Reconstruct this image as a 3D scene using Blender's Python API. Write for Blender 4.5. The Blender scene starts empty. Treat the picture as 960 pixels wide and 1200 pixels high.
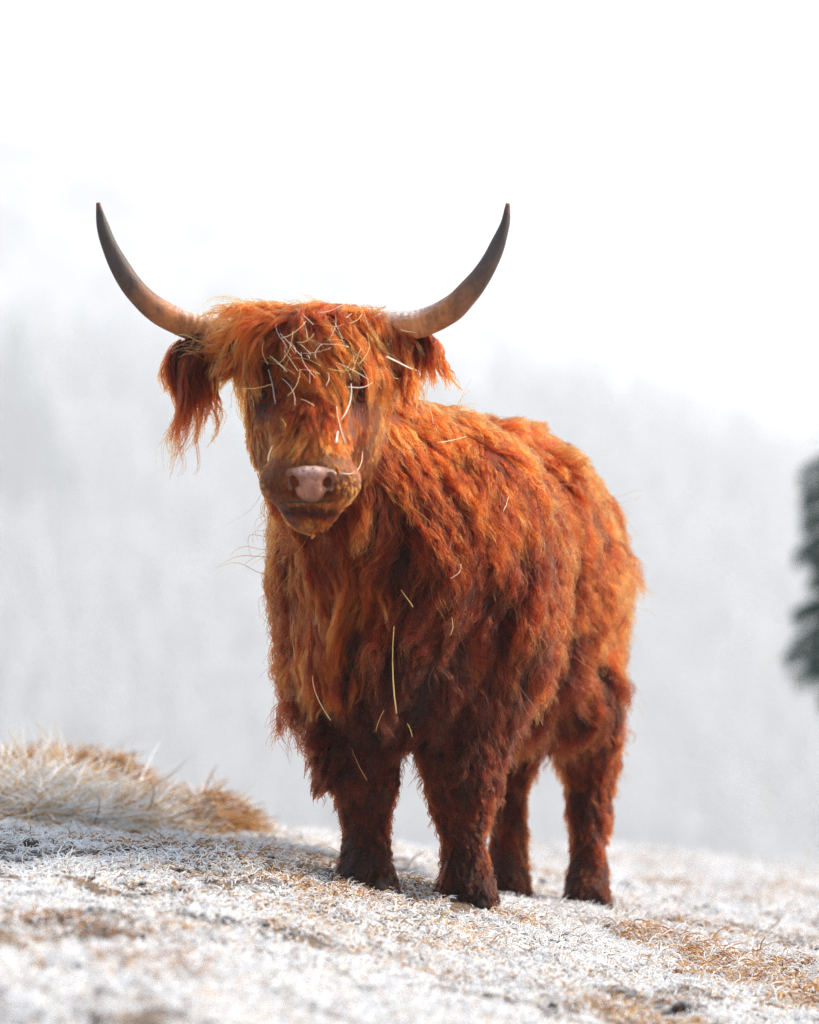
import bpy, bmesh, math, random
import numpy as np
from mathutils import Vector, Matrix, kdtree

R = math.radians
rng = np.random.default_rng(7)
random.seed(7)
scene = bpy.context.scene
C = scene.collection

# ---------------------------------------------------------------- camera
CAM = np.array([0.0, -8.0, 0.7])
HAZE = 0.0009                     # mist density per metre
FPX = 4000.0                      # focal length in pixels of the 960 px wide photograph
cd = bpy.data.cameras.new('camera')
cam = bpy.data.objects.new('camera', cd); C.objects.link(cam)
cam.location = CAM; cam.rotation_euler = (R(90), 0, 0)
cd.sensor_fit = 'HORIZONTAL'; cd.sensor_width = 36.0; cd.lens = 36.0 * FPX / 960.0
cd.shift_y = 100.0 / 960.0
cd.clip_start = 0.1; cd.clip_end = 5000.0
cd.dof.use_dof = True; cd.dof.focus_distance = 7.75; cd.dof.aperture_fstop = 2.7
scene.camera = cam

# ---------------------------------------------------------------- world, sun, exposure
SUN_EL, SUN_AZ = R(35), R(78)      # azimuth measured from +Y (away from the camera) towards +X
w = bpy.data.worlds.new('World'); scene.world = w; w.use_nodes = True
nt = w.node_tree; nt.nodes.clear()
sky = nt.nodes.new('ShaderNodeTexSky'); sky.sky_type = 'NISHITA'; sky.sun_disc = False
sky.sun_elevation = SUN_EL; sky.sun_rotation = SUN_AZ
sky.air_density = 1.0; sky.dust_density = 6.0; sky.ozone_density = 1.0; sky.altitude = 600
hsv = nt.nodes.new('ShaderNodeHueSaturation'); hsv.inputs['Saturation'].default_value = 0.25
mixw = nt.nodes.new('ShaderNodeMix'); mixw.data_type = 'RGBA'
mixw.inputs['Factor'].default_value = 0.65
mixw.inputs['B'].default_value = (10.2, 12.1, 14.5, 1)       # the even white of the cloud layer
bg = nt.nodes.new('ShaderNodeBackground'); bg.inputs['Strength'].default_value = 0.06
wo = nt.nodes.new('ShaderNodeOutputWorld')
nt.links.new(sky.outputs[0], hsv.inputs['Color'])
nt.links.new(hsv.outputs[0], mixw.inputs['A'])
nt.links.new(mixw.outputs['Result'], bg.inputs['Color'])
nt.links.new(bg.outputs[0], wo.inputs['Surface'])

sl = bpy.data.lights.new('sun', 'SUN'); sl.energy = 5.0; sl.angle = R(18); sl.color = (1.0, 0.88, 0.74)
so = bpy.data.objects.new('sun', sl); C.objects.link(so)
sdir = Vector((math.sin(SUN_AZ) * math.cos(SUN_EL), math.cos(SUN_AZ) * math.cos(SUN_EL), math.sin(SUN_EL)))
so.rotation_euler = sdir.to_track_quat('Z', 'Y').to_euler(); so.location = (30, 10, 40)

vs = scene.view_settings
vs.view_transform = 'Standard'; vs.look = 'None'; vs.exposure = 0.76; vs.gamma = 1.0; vs.use_curve_mapping = False
scene.cycles.max_bounces = 10; scene.cycles.diffuse_bounces = 3; scene.cycles.glossy_bounces = 4
scene.cycles.transmission_bounces = 8; scene.cycles.volume_bounces = 2; scene.cycles.transparent_max_bounces = 12
scene.cycles.sample_clamp_indirect = 6.0; scene.cycles.denoising_prefilter = 'NONE'

# ---------------------------------------------------------------- helpers
def P(px, py, y):
    """world point that the photograph shows at pixel (px, py) when it lies at depth y"""
    d = y - CAM[1]
    return np.array([(px - 480) * d / FPX, y, CAM[2] - (py - 700) * d / FPX])

def tag(o, label=None, cat=None, group=None, kind=None):
    if label: o['label'] = label
    if cat: o['category'] = cat
    if group: o['group'] = group
    if kind: o['kind'] = kind
    return o

def empty(name, loc, label, cat, group=None):
    o = bpy.data.objects.new(name, None); C.objects.link(o); o.location = loc
    o.empty_display_size = 0.2
    return tag(o, label, cat, group)

OFF = {}
def link(name, data, parent=None):
    o = bpy.data.objects.new(name, data); C.objects.link(o)
    if parent is not None: o.parent = parent
    return o

def origin_of(parent):
    p = np.zeros(3)
    while parent is not None:
        p = p + np.array(parent.location); parent = parent.parent
    return p

def mesh_obj(name, V, F, mat, parent=None, smooth=True, attrs=None, loc=None, **tags):
    V = np.asarray(V, dtype=np.float64)
    if loc is None:
        base = origin_of(parent); lo = np.zeros(3)
    else:
        base = np.asarray(loc, float); lo = base - origin_of(parent)
    me = bpy.data.meshes.new(name)
    me.from_pydata((V - base).tolist(), [], F if isinstance(F, list) else F.tolist())
    if smooth: me.polygons.foreach_set('use_smooth', [True] * len(me.polygons))
    if attrs:
        for k, a in attrs.items():
            at = me.attributes.new(k, 'FLOAT', 'POINT'); at.data.foreach_set('value', np.asarray(a, np.float32))
    if mat: me.materials.append(mat)
    me.update()
    o = link(name, me, parent); o.location = lo
    return tag(o, **tags) if tags else o

def curves_obj(name, pts, rad, mat, parent=None, attrs=None, **tags):
    N, K = pts.shape[:2]
    cu = bpy.data.hair_curves.new(name)
    cu.add_curves([K] * N)
    base = origin_of(parent)
    cu.points.foreach_set('position', np.ascontiguousarray(pts - base, dtype=np.float32).ravel())
    cu.points.foreach_set('radius', np.ascontiguousarray(rad, dtype=np.float32).ravel())
    for k, a in (attrs or {}).items():
        at = cu.attributes.new(k, 'FLOAT', 'CURVE'); at.data.foreach_set('value', np.asarray(a, np.float32))
    cu.materials.append(mat)
    o = link(name, cu, parent)
    return tag(o, **tags) if tags else o

def nrm(v):
    return v / np.maximum(np.linalg.norm(v, axis=-1, keepdims=True), 1e-9)

def sstep(a, b, x):
    t = np.clip((x - a) / (b - a), 0, 1); return t * t * (3 - 2 * t)

class SineNoise:
    """cheap smooth noise: a sum of sines along random directions"""
    def __init__(self, seed, freq, n=7, dim=3):
        r = np.random.default_rng(seed)
        k = nrm(r.normal(size=(n, 3))) * freq * r.uniform(0.5, 1.7, size=(n, 1))
        self.k = k.astype(np.float32); self.ph = r.uniform(0, 6.28, size=(dim, n)).astype(np.float32)
        self.n = n
    def __call__(self, p):
        a = p.astype(np.float32) @ self.k.T
        return np.stack([np.sin(a + ph).sum(-1) for ph in self.ph], -1) / math.sqrt(self.n)

def hash_noise2(x, y, seed=0):
    """value noise on a lattice, smooth, vectorised; x, y in cells"""
    xi = np.floor(x).astype(np.int64); yi = np.floor(y).astype(np.int64)
    fx = x - xi; fy = y - yi; fx = fx * fx * (3 - 2 * fx); fy = fy * fy * (3 - 2 * fy)
    def h(a, b):
        n = (a * 374761393 + b * 668265263 + seed * 974634777) & 0x7fffffff
        n = ((n ^ (n >> 13)) * 1274126177) & 0x7fffffff
        return ((n ^ (n >> 16)) & 0xffff) / 65535.0
    return (h(xi, yi) * (1 - fx) + h(xi + 1, yi) * fx) * (1 - fy) + (h(xi, yi + 1) * (1 - fx) + h(xi + 1, yi + 1) * fx) * fy

def fbm2(x, y, f, seed, octs=4):
    s = 0; a = 1; t = 0
    for i in range(octs):
        s = s + a * hash_noise2(x * f, y * f, seed + i * 17); t += a; a *= 0.5; f *= 2.03
    return s / t - 0.5

# ---------------------------------------------------------------- materials
def new_mat(name):
    m = bpy.data.materials.new(name); m.use_nodes = True
    return m, m.node_tree, m.node_tree.nodes['Principled BSDF']

def ramp(t, stops, fac):
    r = t.nodes.new('ShaderNodeValToRGB')
    cr = r.color_ramp
    while len(cr.elements) < len(stops): cr.elements.new(0.5)
    for e, (p, c) in zip(cr.elements, stops):
        e.position = p; e.color = (*c, 1)
    t.links.new(fac, r.inputs[0])
    return r.outputs[0]

def attr(t, name):
    a = t.nodes.new('ShaderNodeAttribute'); a.attribute_name = name
    return a.outputs['Fac']

def noise_node(t, scale, detail=4, rough=0.6, vec=None):
    n = t.nodes.new('ShaderNodeTexNoise'); n.inputs['Scale'].default_value = scale
    n.inputs['Detail'].default_value = detail; n.inputs['Roughness'].default_value = rough
    if vec is not None: t.links.new(vec, n.inputs['Vector'])
    return n.outputs['Fac']

def math_node(t, op, a, b):
    n = t.nodes.new('ShaderNodeMath'); n.operation = op
    for i, v in enumerate((a, b)):
        if isinstance(v, (int, float)): n.inputs[i].default_value = v
        else: t.links.new(v, n.inputs[i])
    return n.outputs[0]

def mix_col(t, fac, a, b):
    n = t.nodes.new('ShaderNodeMix'); n.data_type = 'RGBA'
    for key, v in (('Factor', fac), ('A', a), ('B', b)):
        if isinstance(v, (int, float)): n.inputs[key].default_value = v
        elif isinstance(v, tuple): n.inputs[key].default_value = (*v, 1)
        else: t.links.new(v, n.inputs[key])
    return n.outputs['Result']

def bump(t, bsdf, h, strength, dist):
    b = t.nodes.new('ShaderNodeBump'); b.inputs['Strength'].default_value = strength
    b.inputs['Distance'].default_value = dist
    t.links.new(h, b.inputs['Height']); t.links.new(b.outputs[0], bsdf.inputs['Normal'])

def hair_mat(name, stops, rough=0.3, rad=0.4, tipmix=0.35):
    m = bpy.data.materials.new(name); m.use_nodes = True; t = m.node_tree; t.nodes.clear()
    out = t.nodes.new('ShaderNodeOutputMaterial')
    h = t.nodes.new('ShaderNodeBsdfHairPrincipled'); h.parametrization = 'COLOR'; h.model = 'CHIANG'
    hi = t.nodes.new('ShaderNodeHairInfo')
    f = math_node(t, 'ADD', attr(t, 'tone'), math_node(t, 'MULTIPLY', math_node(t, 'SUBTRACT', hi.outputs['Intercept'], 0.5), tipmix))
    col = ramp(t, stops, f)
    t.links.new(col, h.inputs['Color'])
    h.inputs['IOR'].default_value = 1.25
    h.inputs['Roughness'].default_value = rough; h.inputs['Radial Roughness'].default_value = rad
    h.inputs['Random Roughness'].default_value = 0.2
    t.links.new(h.outputs[0], out.inputs['Surface'])
    return m

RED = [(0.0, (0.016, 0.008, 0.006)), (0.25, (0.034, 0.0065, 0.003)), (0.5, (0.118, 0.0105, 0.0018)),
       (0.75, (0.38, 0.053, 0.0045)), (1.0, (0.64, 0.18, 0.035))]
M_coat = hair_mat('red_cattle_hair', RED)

m, t, b = new_mat('dark_red_skin')
t.links.new(ramp(t, [(0.35, (0.05, 0.010, 0.003)), (0.7, (0.13, 0.024, 0.006))], noise_node(t, 14)), b.inputs['Base Color'])
b.inputs['Roughness'].default_value = 0.9; b.inputs['Specular IOR Level'].default_value = .1
M_skin = m

def blade_mat(name, stops, rough=0.7, transl=0.0):
    m, t, b = new_mat(name)
    t.links.new(ramp(t, stops, attr(t, 'tone')), b.inputs['Base Color'])
    b.inputs['Roughness'].default_value = rough
    return m

# ---------------------------------------------------------------- ground height
def ground_h(x, y, fine=True):
    x = np.asarray(x, float); y = np.asarray(y, float)
    xr = np.minimum(x, 0.5) + np.where(x > 0.5, (1 - np.exp(-np.maximum(x - 0.5, 0) / 2.5)) * 2.5 * 0.75, 0)
    xr = np.where(x < -0.35, -0.35 - (1 - np.exp(-np.maximum(-0.35 - x, 0) / 2.2)) * 1.2 * 0.62, xr)
    yp = np.clip(y, 0, 60); yn = np.maximum(-y, 0)
    c = 0.0056 - 0.0048 * sstep(-0.3, 1.0, x)
    h = 0.01 - 0.22 * xr - 0.035 * np.minimum(yp, 25) - np.minimum(c * yp ** 2, 1.0 + 0 * yp)
    h = h - 0.012 * np.maximum(yp - 9, 0) ** 1.7
    h = h - 0.01 * yn
    far = sstep(15, 110, y); h = h * (1 - far) + far * (-34 + 3 * np.sin(x * 0.02)) - 28 * sstep(110, 420, y)
    nearw = 1 - sstep(20, 60, np.hypot(x, y))
    h = h + nearw * (0.06 * fbm2(x, y, 1.6, 3, 3) + 0.055 * fbm2(x, y, 7.0, 9, 2))
    if fine: h = h + nearw * 0.022 * fbm2(x, y, 26.0, 21, 2)
    return h

def axis_vals(dense0, dense1, step, lo, hi, growth=1.12):
    v = list(np.arange(dense0, dense1, step)); s = step; a = v[-1]
    while a < hi: s *= growth; a += s; v.append(min(a, hi))
    s = step; a = v[0]; front = []
    while a > lo: s *= growth; a -= s; front.append(max(a, lo))
    return np.array(front[::-1] + v)

def bare_patch(x, y):
    """0..1, where dark soil shows through the frost"""
    b = fbm2(x, y, 5.0, 61, 3) + .45 * fbm2(x, y, 19.0, 67, 2) + .13 * sstep(-.1, -.55, x) - .05
    return sstep(.06, .20, b) * (1 - sstep(8, 14, y))

xs = axis_vals(-2.6, 3.2, 0.03, -590, 590); ys = axis_vals(-4.2, 10.5, 0.035, -90, 1290)
GX, GY = np.meshgrid(xs, ys, indexing='ij')
GZ = ground_h(GX, GY)
idx = np.arange(GX.size).reshape(GX.shape)
GF = np.stack([idx[:-1, :-1], idx[1:, :-1], idx[1:, 1:], idx[:-1, 1:]], -1).reshape(-1, 4)
m, t, b = new_mat('frosted_soil')
tc = t.nodes.new('ShaderNodeTexCoord').outputs['Object']
soil = ramp(t, [(0.3, (0.03, 0.022, 0.02)), (0.6, (0.11, 0.08, 0.065))], noise_node(t, 30, 6, 0.7, tc))
thatch = mix_col(t, ramp(t, [(0.45, (0, 0, 0)), (0.6, (1, 1, 1))], noise_node(t, 3.2, 4, 0.6, tc)), soil, (0.17, 0.105, 0.06))
frostf = ramp(t, [(0.46, (0, 0, 0)), (0.60, (1, 1, 1))], noise_node(t, 60, 6, 0.75, tc))
frostf = math_node(t, 'MULTIPLY', frostf, math_node(t, 'SUBTRACT', 1.0, math_node(t, 'MULTIPLY', attr(t, 'bare'), .92)))
t.links.new(mix_col(t, frostf, thatch, (0.78, 0.80, 0.84)), b.inputs['Base Color'])
b.inputs['Roughness'].default_value = 0.9
bump(t, b, noise_node(t, 90, 5, 0.7, tc), 0.8, 0.01)
M_soil = m
mesh_obj('ground', np.stack([GX, GY, GZ], -1).reshape(-1, 3), GF, M_soil, attrs=dict(bare=bare_patch(GX, GY).ravel()), kind='structure',
         label='sloping frosted pasture ground falling away into the misty valley')


# ================================================================ frosted vegetation
M_blade = blade_mat('frosted_grass_blade', [(0.0, (.045, .025, .015)), (.22, (.25, .09, .025)), (.40, (.52, .25, .07)), (.58, (.70, .48, .22)), (.72, (.72, .70, .66)), (1.0, (.83, .85, .89))])

def blades(x, y, length, rad, lean, bend, seed, tone, K=5, lift=0.0, heading=None, zbase=None):
    """curved blades rooted on the ground; returns points and radii"""
    r = np.random.default_rng(seed); N = len(x)
    z = (ground_h(x, y) if zbase is None else zbase) + lift - .002
    a = r.uniform(0, 6.283, N) if heading is None else heading + r.normal(size=N) * .5
    p = np.stack([x, y, z], -1); out = np.empty((N, K, 3)); out[:, 0] = p
    el = np.clip(lean + r.normal(size=N) * .35, -.1, 1.5)          # elevation angle of the first step
    tw = r.normal(size=N) * .5
    for k in range(1, K):
        d = np.stack([np.cos(a) * np.cos(el), np.sin(a) * np.cos(el), np.sin(el)], -1)
        p = p + d * (length / (K - 1))[:, None]
        g = (ground_h(p[:, 0], p[:, 1], False) if zbase is None else zbase - .05) + .003
        p[:, 2] = np.maximum(p[:, 2], g)
        out[:, k] = p; el = el - bend * r.uniform(.3, 1.2, N); a = a + tw * .6
    s = np.linspace(0, 1, K)[None]
    return out, rad[:, None] * (1 - .75 * s ** 2)

def scatter(n_, y0, y1, ml, mr, seed, pw=1.0):
    r = np.random.default_rng(seed)
    y = y0 + (y1 - y0) * r.random(n_ * 2) ** pw
    d = y + 8; u = r.random(n_ * 2)
    x0 = -.12 * d - ml; x1 = .12 * d + mr
    keep = r.random(n_ * 2) < (x1 - x0) / (.24 * (y1 + 8) + ml + mr)
    x = x0 + (x1 - x0) * u
    return x[keep][:n_], y[keep][:n_]

def veg_tone(x, y, r):
    straw = fbm2(x, y, 2.3, 41, 4) + .35 * fbm2(x, y, 11, 47, 2)
    green = fbm2(x, y, 6, 53, 3)
    tn = .90 + .10 * r.normal(size=len(x))
    sel = r.random(len(x)) < np.clip(.07 + 2.4 * (straw - .09), .04, .6)
    tn[sel] = (.40 + .16 * r.normal(size=len(x)))[sel]
    dark = r.random(len(x)) < .04; tn[dark] = .1
    return np.clip(tn, .02, 1)

r_ = np.random.default_rng(100)
gx_, gy_ = scatter(330000, -3.7, 1.8, .35, .45, 101)
bare = fbm2(gx_, gy_, 5.0, 61, 3) + .5 * fbm2(gx_, gy_, 19.0, 67, 2)
k_ = r_.random(len(gx_)) < np.clip(1.1 - .93 * bare_patch(gx_, gy_) - 1.5 * np.maximum(bare, 0) - .6 * (fbm2(gx_, gy_, 45.0, 71, 2) > .12), .06, 1)
gx_, gy_ = gx_[k_], gy_[k_]
ln = r_.uniform(.012, .042, len(gx_)) * (1 + .6 * fbm2(gx_, gy_, 3.0, 73, 2))
pts, rad = blades(gx_, gy_, ln, r_.uniform(.0008, .0015, len(gx_)), .65, .5, 102, None)
curves_obj('short_frosted_grass', pts, rad, M_blade, None, dict(tone=veg_tone(gx_, gy_, r_)),
           kind='stuff', label='short matted grass coated in white frost all over the near slope', cat='grass')

gx_, gy_ = scatter(230000, 1.8, 13.0, .6, .8, 104, 1.25)
bare = fbm2(gx_, gy_, 3.0, 61, 3)
k_ = r_.random(len(gx_)) < np.clip(1.1 - .9 * bare_patch(gx_, gy_) - 1.2 * np.maximum(bare, 0), .06, 1); gx_, gy_ = gx_[k_], gy_[k_]
ln = r_.uniform(.018, .055, len(gx_))
pts, rad = blades(gx_, gy_, ln, r_.uniform(.0012, .0026, len(gx_)), .6, .5, 105, None, K=4)
curves_obj('distant_frosted_grass', pts, rad, M_blade, None, dict(tone=veg_tone(gx_, gy_, r_)),
           kind='stuff', label='blurred frosted grass behind the cow up to the brow of the slope', cat='grass')

# ---- tufts of dead grass
def tuft(name, spots, n_, ln0, ln1, tone_m, tone_s, seed, label, lean=.8, bend=.45, rad0=.0009, rad1=.0016, cat='grass tuft', group=None):
    r = np.random.default_rng(seed)
    X = []; Y = []
    for (cx, cy, sx, sy) in spots:
        X.append(cx + r.normal(size=n_) * sx); Y.append(cy + r.normal(size=n_) * sy)
    X = np.concatenate(X); Y = np.concatenate(Y)
    pts, rad = blades(X, Y, r.uniform(ln0, ln1, len(X)), r.uniform(rad0, rad1, len(X)), lean, bend, seed + 1, None, K=8)
    tn = np.clip(tone_m + tone_s * r.normal(size=len(X)), .05, 1)
    fz = r.random(len(X)) < .45; tn[fz] = .85
    o = curves_obj(name, pts, rad, M_blade, None, dict(tone=tn), label=label, cat=cat, kind='stuff')
    if group: o['group'] = group
    return o
def gpt(px, py):
    """ground point seen at a photo pixel"""
    dirv = nrm(P(px, py, 0) - CAM); tt = 4.0
    while tt < 60:
        q = CAM + dirv * tt
        if q[2] < float(ground_h(q[0], q[1], False)): return q
        tt += .01
    return q
def spot(px, py, sx, sy):
    q = gpt(px, py); return (q[0], q[1], sx, sy)
tuft('dead_grass_tuft', [spot(760, 1098, .05, .07), spot(800, 1112, .06, .07), spot(850, 1128, .06, .08), spot(830, 1150, .06, .08), spot(900, 1160, .07, .08), spot(940, 1180, .07, .08)],
     420, .03, .11, .36, .10, 201, 'large tangle of rusty dead grass with frosted blades in the lower right corner')
tuft('rust_grass_tuft', [spot(690, 1020, .008, .01), spot(735, 1078, .012, .01), spot(728, 1068, .01, .01)], 16, .03, .075, .24, .05, 205,
     'small rust-brown upright tuft just in front of the rear hoof on the right', lean=1.2, bend=.1, rad0=.0014, rad1=.0024)
tuft('straw_grass_tuft', [spot(610, 1080, .03, .05), spot(560, 1100, .05, .05)], 200, .02, .06, .50, .1, 207,
     'pale straw-coloured grass tuft in front of the hooves')
tuft('orange_grass_tuft', [spot(770, 1045, .10, .15), spot(850, 1052, .10, .2), spot(660, 1040, .05, .1)], 160, .02, .07, .36, .1, 209,
     'orange tinted dead grass patch behind the cow on the right slope')
tuft('straw_strewn_patch', [spot(310, 990, .08, .12), spot(250, 992, .09, .12), spot(360, 990, .05, .12)], 260, .02, .07, .44, .12, 213,
     'loose orange and white straw strewn between the hay heaps and the front hoof', lean=.3)
tuft('brown_grass_tuft', [spot(60, 1080, .10, .12), spot(150, 1120, .06, .1), spot(190, 1130, .05, .1)], 420, .02, .05, .26, .08, 211,
     'brown dead grass patch at the left edge, blurred in the foreground')

# ---- stalks standing by themselves
M_straw = blade_mat('straw_stalk', [(0.0, (.16, .06, .03)), (.35, (.50, .22, .07)), (.6, (.66, .45, .16)), (.8, (.78, .66, .44)), (1.0, (.84, .82, .80))], .6)
def tube(path, r0, r1, seg=5):
    path = np.asarray(path, float); K = len(path); V = []; F = []
    for i in range(K):
        tg = nrm(path[min(i + 1, K - 1)] - path[max(i - 1, 0)])
        a = nrm(np.cross(tg, [.3, .2, 1.0] if abs(tg[2]) < .9 else [1.0, 0, 0])); b2 = np.cross(tg, a); rr_ = r0 + (r1 - r0) * i / (K - 1)
        for j in range(seg):
            q = 2 * math.pi * j / seg; V.append(path[i] + rr_ * (a * math.cos(q) + b2 * math.sin(q)))
    for i in range(K - 1):
        for j in range(seg):
            k = (j + 1) % seg; F.append([i * seg + j, i * seg + k, (i + 1) * seg + k, (i + 1) * seg + j])
    F.append(list(range(seg))[::-1]); F.append([(K - 1) * seg + j for j in range(seg)])
    return np.array(V), F
def join(parts):
    V = []; F = []; o = 0
    for v, f in parts:
        V.append(np.asarray(v)); F += [[i + o for i in q] for q in f]; o += len(v)
    return np.concatenate(V), F
def stalk(base, tip, r0, r1, tone, label, cat='stalk', name='dry_stalk', bow=.12, branches=(), group=None, seed=0):
    base = np.asarray(base, float); tip = np.asarray(tip, float); r = np.random.default_rng(seed)
    L = np.linalg.norm(tip - base); bw = nrm(r.normal(size=3)) * bow * L
    pth = [base + (tip - base) * s + bw * math.sin(math.pi * s) + r.normal(size=3) * .004 * (0 < s < 1) for s in np.linspace(0, 1, 8)]
    parts = [tube(pth, r0, r1)]
    for s, dv in branches:
        i = int(s * 7); parts.append(tube([pth[i], pth[i] + np.array(dv) * .5, pth[i] + np.array(dv) * 1.0 + np.array([0, 0, .004])], r1 * 1.1, r1 * .5))
    V, F = join(parts)
    o = mesh_obj(name, V, F, M_straw, None, attrs=dict(tone=np.full(len(V), tone)), loc=base, label=label, cat=cat)
    if group: o['group'] = group
    return o
def gs(px, py, tpx, tpy, **k):
    b_ = gpt(px, py); return stalk(b_ - [0, 0, .006], P(tpx, tpy, b_[1]), **k)
gs(905, 1062, 893, 1000, r0=.0012, r1=.0006, tone=.5, label='thin upright grass stalk at the far right of the slope', seed=1)
gs(895, 1090, 918, 1072, r0=.002, r1=.001, tone=.05, label='short dark forked twig on the right slope', cat='twig', name='twig', branches=((.7, (.012, 0, .012)), (.85, (-.012, 0, .010))), seed=2)
gs(915, 1075, 945, 985, r0=.0012, r1=.0006, tone=.55, label='long slanting pale grass stalk by the right edge', seed=3)
gs(875, 1090, 897, 1100, r0=.002, r1=.001, tone=.1, label='small bent brown stem lying on the right slope', seed=5)
gs(868, 1122, 897, 1098, r0=.002, r1=.0015, tone=.2, label='curved red-brown grass stem rising from the rusty tangle', seed=6, bow=.3)
gs(498, 1010, 478, 1040, r0=.0012, r1=.0008, tone=.2, label='short brown stem leaning between the front hooves', seed=7)
gs(466, 1022, 500, 995, r0=.0016, r1=.0008, tone=.12, label='forked brown twig beside the raised front hoof', cat='twig', name='twig', branches=((.6, (.01, 0, .015)),), seed=8)
gs(452, 1040, 465, 1003, r0=.001, r1=.0006, tone=.8, label='thin white frosted stem bent over the left front hoof', seed=9, bow=.25)
gs(490, 1085, 530, 1068, r0=.0022, r1=.0018, tone=.62, label='thick tan straw lying on the frost below the front hooves', seed=10, bow=.03, cat='straw', name='straw')
gs(505, 1093, 470, 1098, r0=.0018, r1=.0014, tone=.5, label='thin tan straw lying left of the thick one', seed=11, bow=.03, cat='straw', name='straw')
gs(290, 980, 300, 950, r0=.004, r1=.002, tone=.15, label='blurred rusty weed stem beside the small brown hay heap', seed=12)
gs(200, 985, 262, 958, r0=.002, r1=.001, tone=.35, label='orange straw slanting out of the turf below the hay heap', seed=13, cat='straw', name='straw')
gs(122, 1000, 145, 1012, r0=.003, r1=.002, tone=.35, label='thick orange straw lying in the turf at left', seed=14, cat='straw', name='straw')

# ---- hay heaps
def hay(name, c, rx, ry, hgt, n_, seed, tm, label, frost=.52, ln=(.06, .2), flat=.0):
    r = np.random.default_rng(seed)
    zb = float(ground_h(c[0], c[1], False))
    root = empty(name, (c[0], c[1], zb), label, 'hay heap')
    nu, nv_ = 40, 14; V = []; F = []
    def hz(x, y):
        q = ((x - c[0]) / rx) ** 2 + ((y - c[1]) / ry) ** 2
        return hgt * np.clip(1 - q, 0, 1) ** .6 * (1 + 1.3 * fbm2(x, y, 6, seed, 3))
    V.append([c[0], c[1], zb + float(hz(c[0], c[1]))])
    for i in range(1, nv_ + 1):
        q = i / nv_
        for j in range(nu):
            a = 2 * math.pi * j / nu; x = c[0] + rx * q * math.cos(a); y = c[1] + ry * q * math.sin(a)
            V.append([x, y, float(ground_h(x, y, False)) + float(hz(x, y)) - (.03 if i == nv_ else .015)])
    for j in range(nu):
        k = (j + 1) % nu; F.append([0, 1 + j, 1 + k])
        for i in range(nv_ - 1):
            F.append([1 + i * nu + j, 1 + (i + 1) * nu + j, 1 + (i + 1) * nu + k, 1 + i * nu + k])
    m, t, b = new_mat(name + '_core')
    t.links.new(ramp(t, [(.3, (.16, .06, .02)), (.7, (.50, .23, .06))], noise_node(t, 40, 5, .7)), b.inputs['Base Color']); b.inputs['Roughness'].default_value = .9
    mesh_obj('packed_hay', V, F, m, root)
    u = r.random(n_) ** .5; a = r.uniform(0, 6.283, n_)
    x = c[0] + rx * u * np.cos(a); y = c[1] + ry * u * np.sin(a)
    z = ground_h(x, y, False) + hz(x, y)
    hd = np.where(r.random(n_) < .5, 3.0, -.25) + 1.2 * fbm2(x, y, 2.5, seed + 3, 2)
    pts, rad = blades(x, y, r.uniform(ln[0], ln[1], n_), r.uniform(.0012, .0026, n_), .12, .10, seed + 1, None, K=6, heading=hd, zbase=z)
    tn = tm + .14 * r.normal(size=n_)
    fz = r.random(n_) < np.clip(frost + 1.6 * fbm2(x, y, 4.5, seed + 7, 3), .03, .97); tn[fz] = (.84 + .1 * r.normal(size=n_))[fz]
    m_ = n_ // 14; u = 1 + np.abs(r.normal(size=m_)) * .22; a = r.uniform(0, 6.283, m_)
    x2 = c[0] + rx * u * np.cos(a); y2 = c[1] + ry * u * np.sin(a)
    p2, r2 = blades(x2, y2, r.uniform(ln[0] * .6, ln[1] * .8, m_), r.uniform(.0012, .0024, m_), .2, .2, seed + 5, None, K=6)
    pts = np.concatenate([pts, p2]); rad = np.concatenate([rad, r2]); tn = np.concatenate([tn, tm + .2 * r.normal(size=m_)])
    m_ = n_ // 60; u = r.random(m_) ** .5; a = r.uniform(0, 6.283, m_); x2 = c[0] + rx * u * np.cos(a); y2 = c[1] + ry * u * np.sin(a)
    p2, r2 = blades(x2, y2, r.uniform(ln[1] * .6, ln[1] * 1.2, m_), r.uniform(.0014, .003, m_), .8, .12, seed + 6, None, K=6, zbase=ground_h(x2, y2, False) + hz(x2, y2))
    pts = np.concatenate([pts, p2]); rad = np.concatenate([rad, r2]); tn = np.concatenate([tn, .7 + .2 * r.normal(size=m_)])
    curves_obj('loose_hay', pts, rad, M_blade, root, dict(tone=np.clip(tn, .05, 1)), kind='stuff')
    return root
c1_ = P(70, 960, 1.1)
hay('hay_heap', (c1_[0] - .10, 1.35), .335, .38, .095, 17000, 301, .56, 'large heap of frosted golden hay at the left edge behind the slope')
c2_ = P(236, 965, 1.5)
hay('brown_hay_heap', (c2_[0], 1.75), .135, .16, .085, 4200, 305, .44, 'small orange-brown hay heap to the right of the large frosted heap', frost=.16, ln=(.03, .10))
c3_ = P(70, 900, 2.1)
hay('orange_hay_heap', (c3_[0], 2.25), .36, .2, .17, 6500, 309, .38, 'orange-brown hay heap rising behind the large frosted heap', frost=.05, ln=(.05, .12))
gs(95, 900, 78, 850, r0=.0025, r1=.001, tone=.35, label='thin blurred stalk rising above the hay heap', seed=15)

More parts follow.
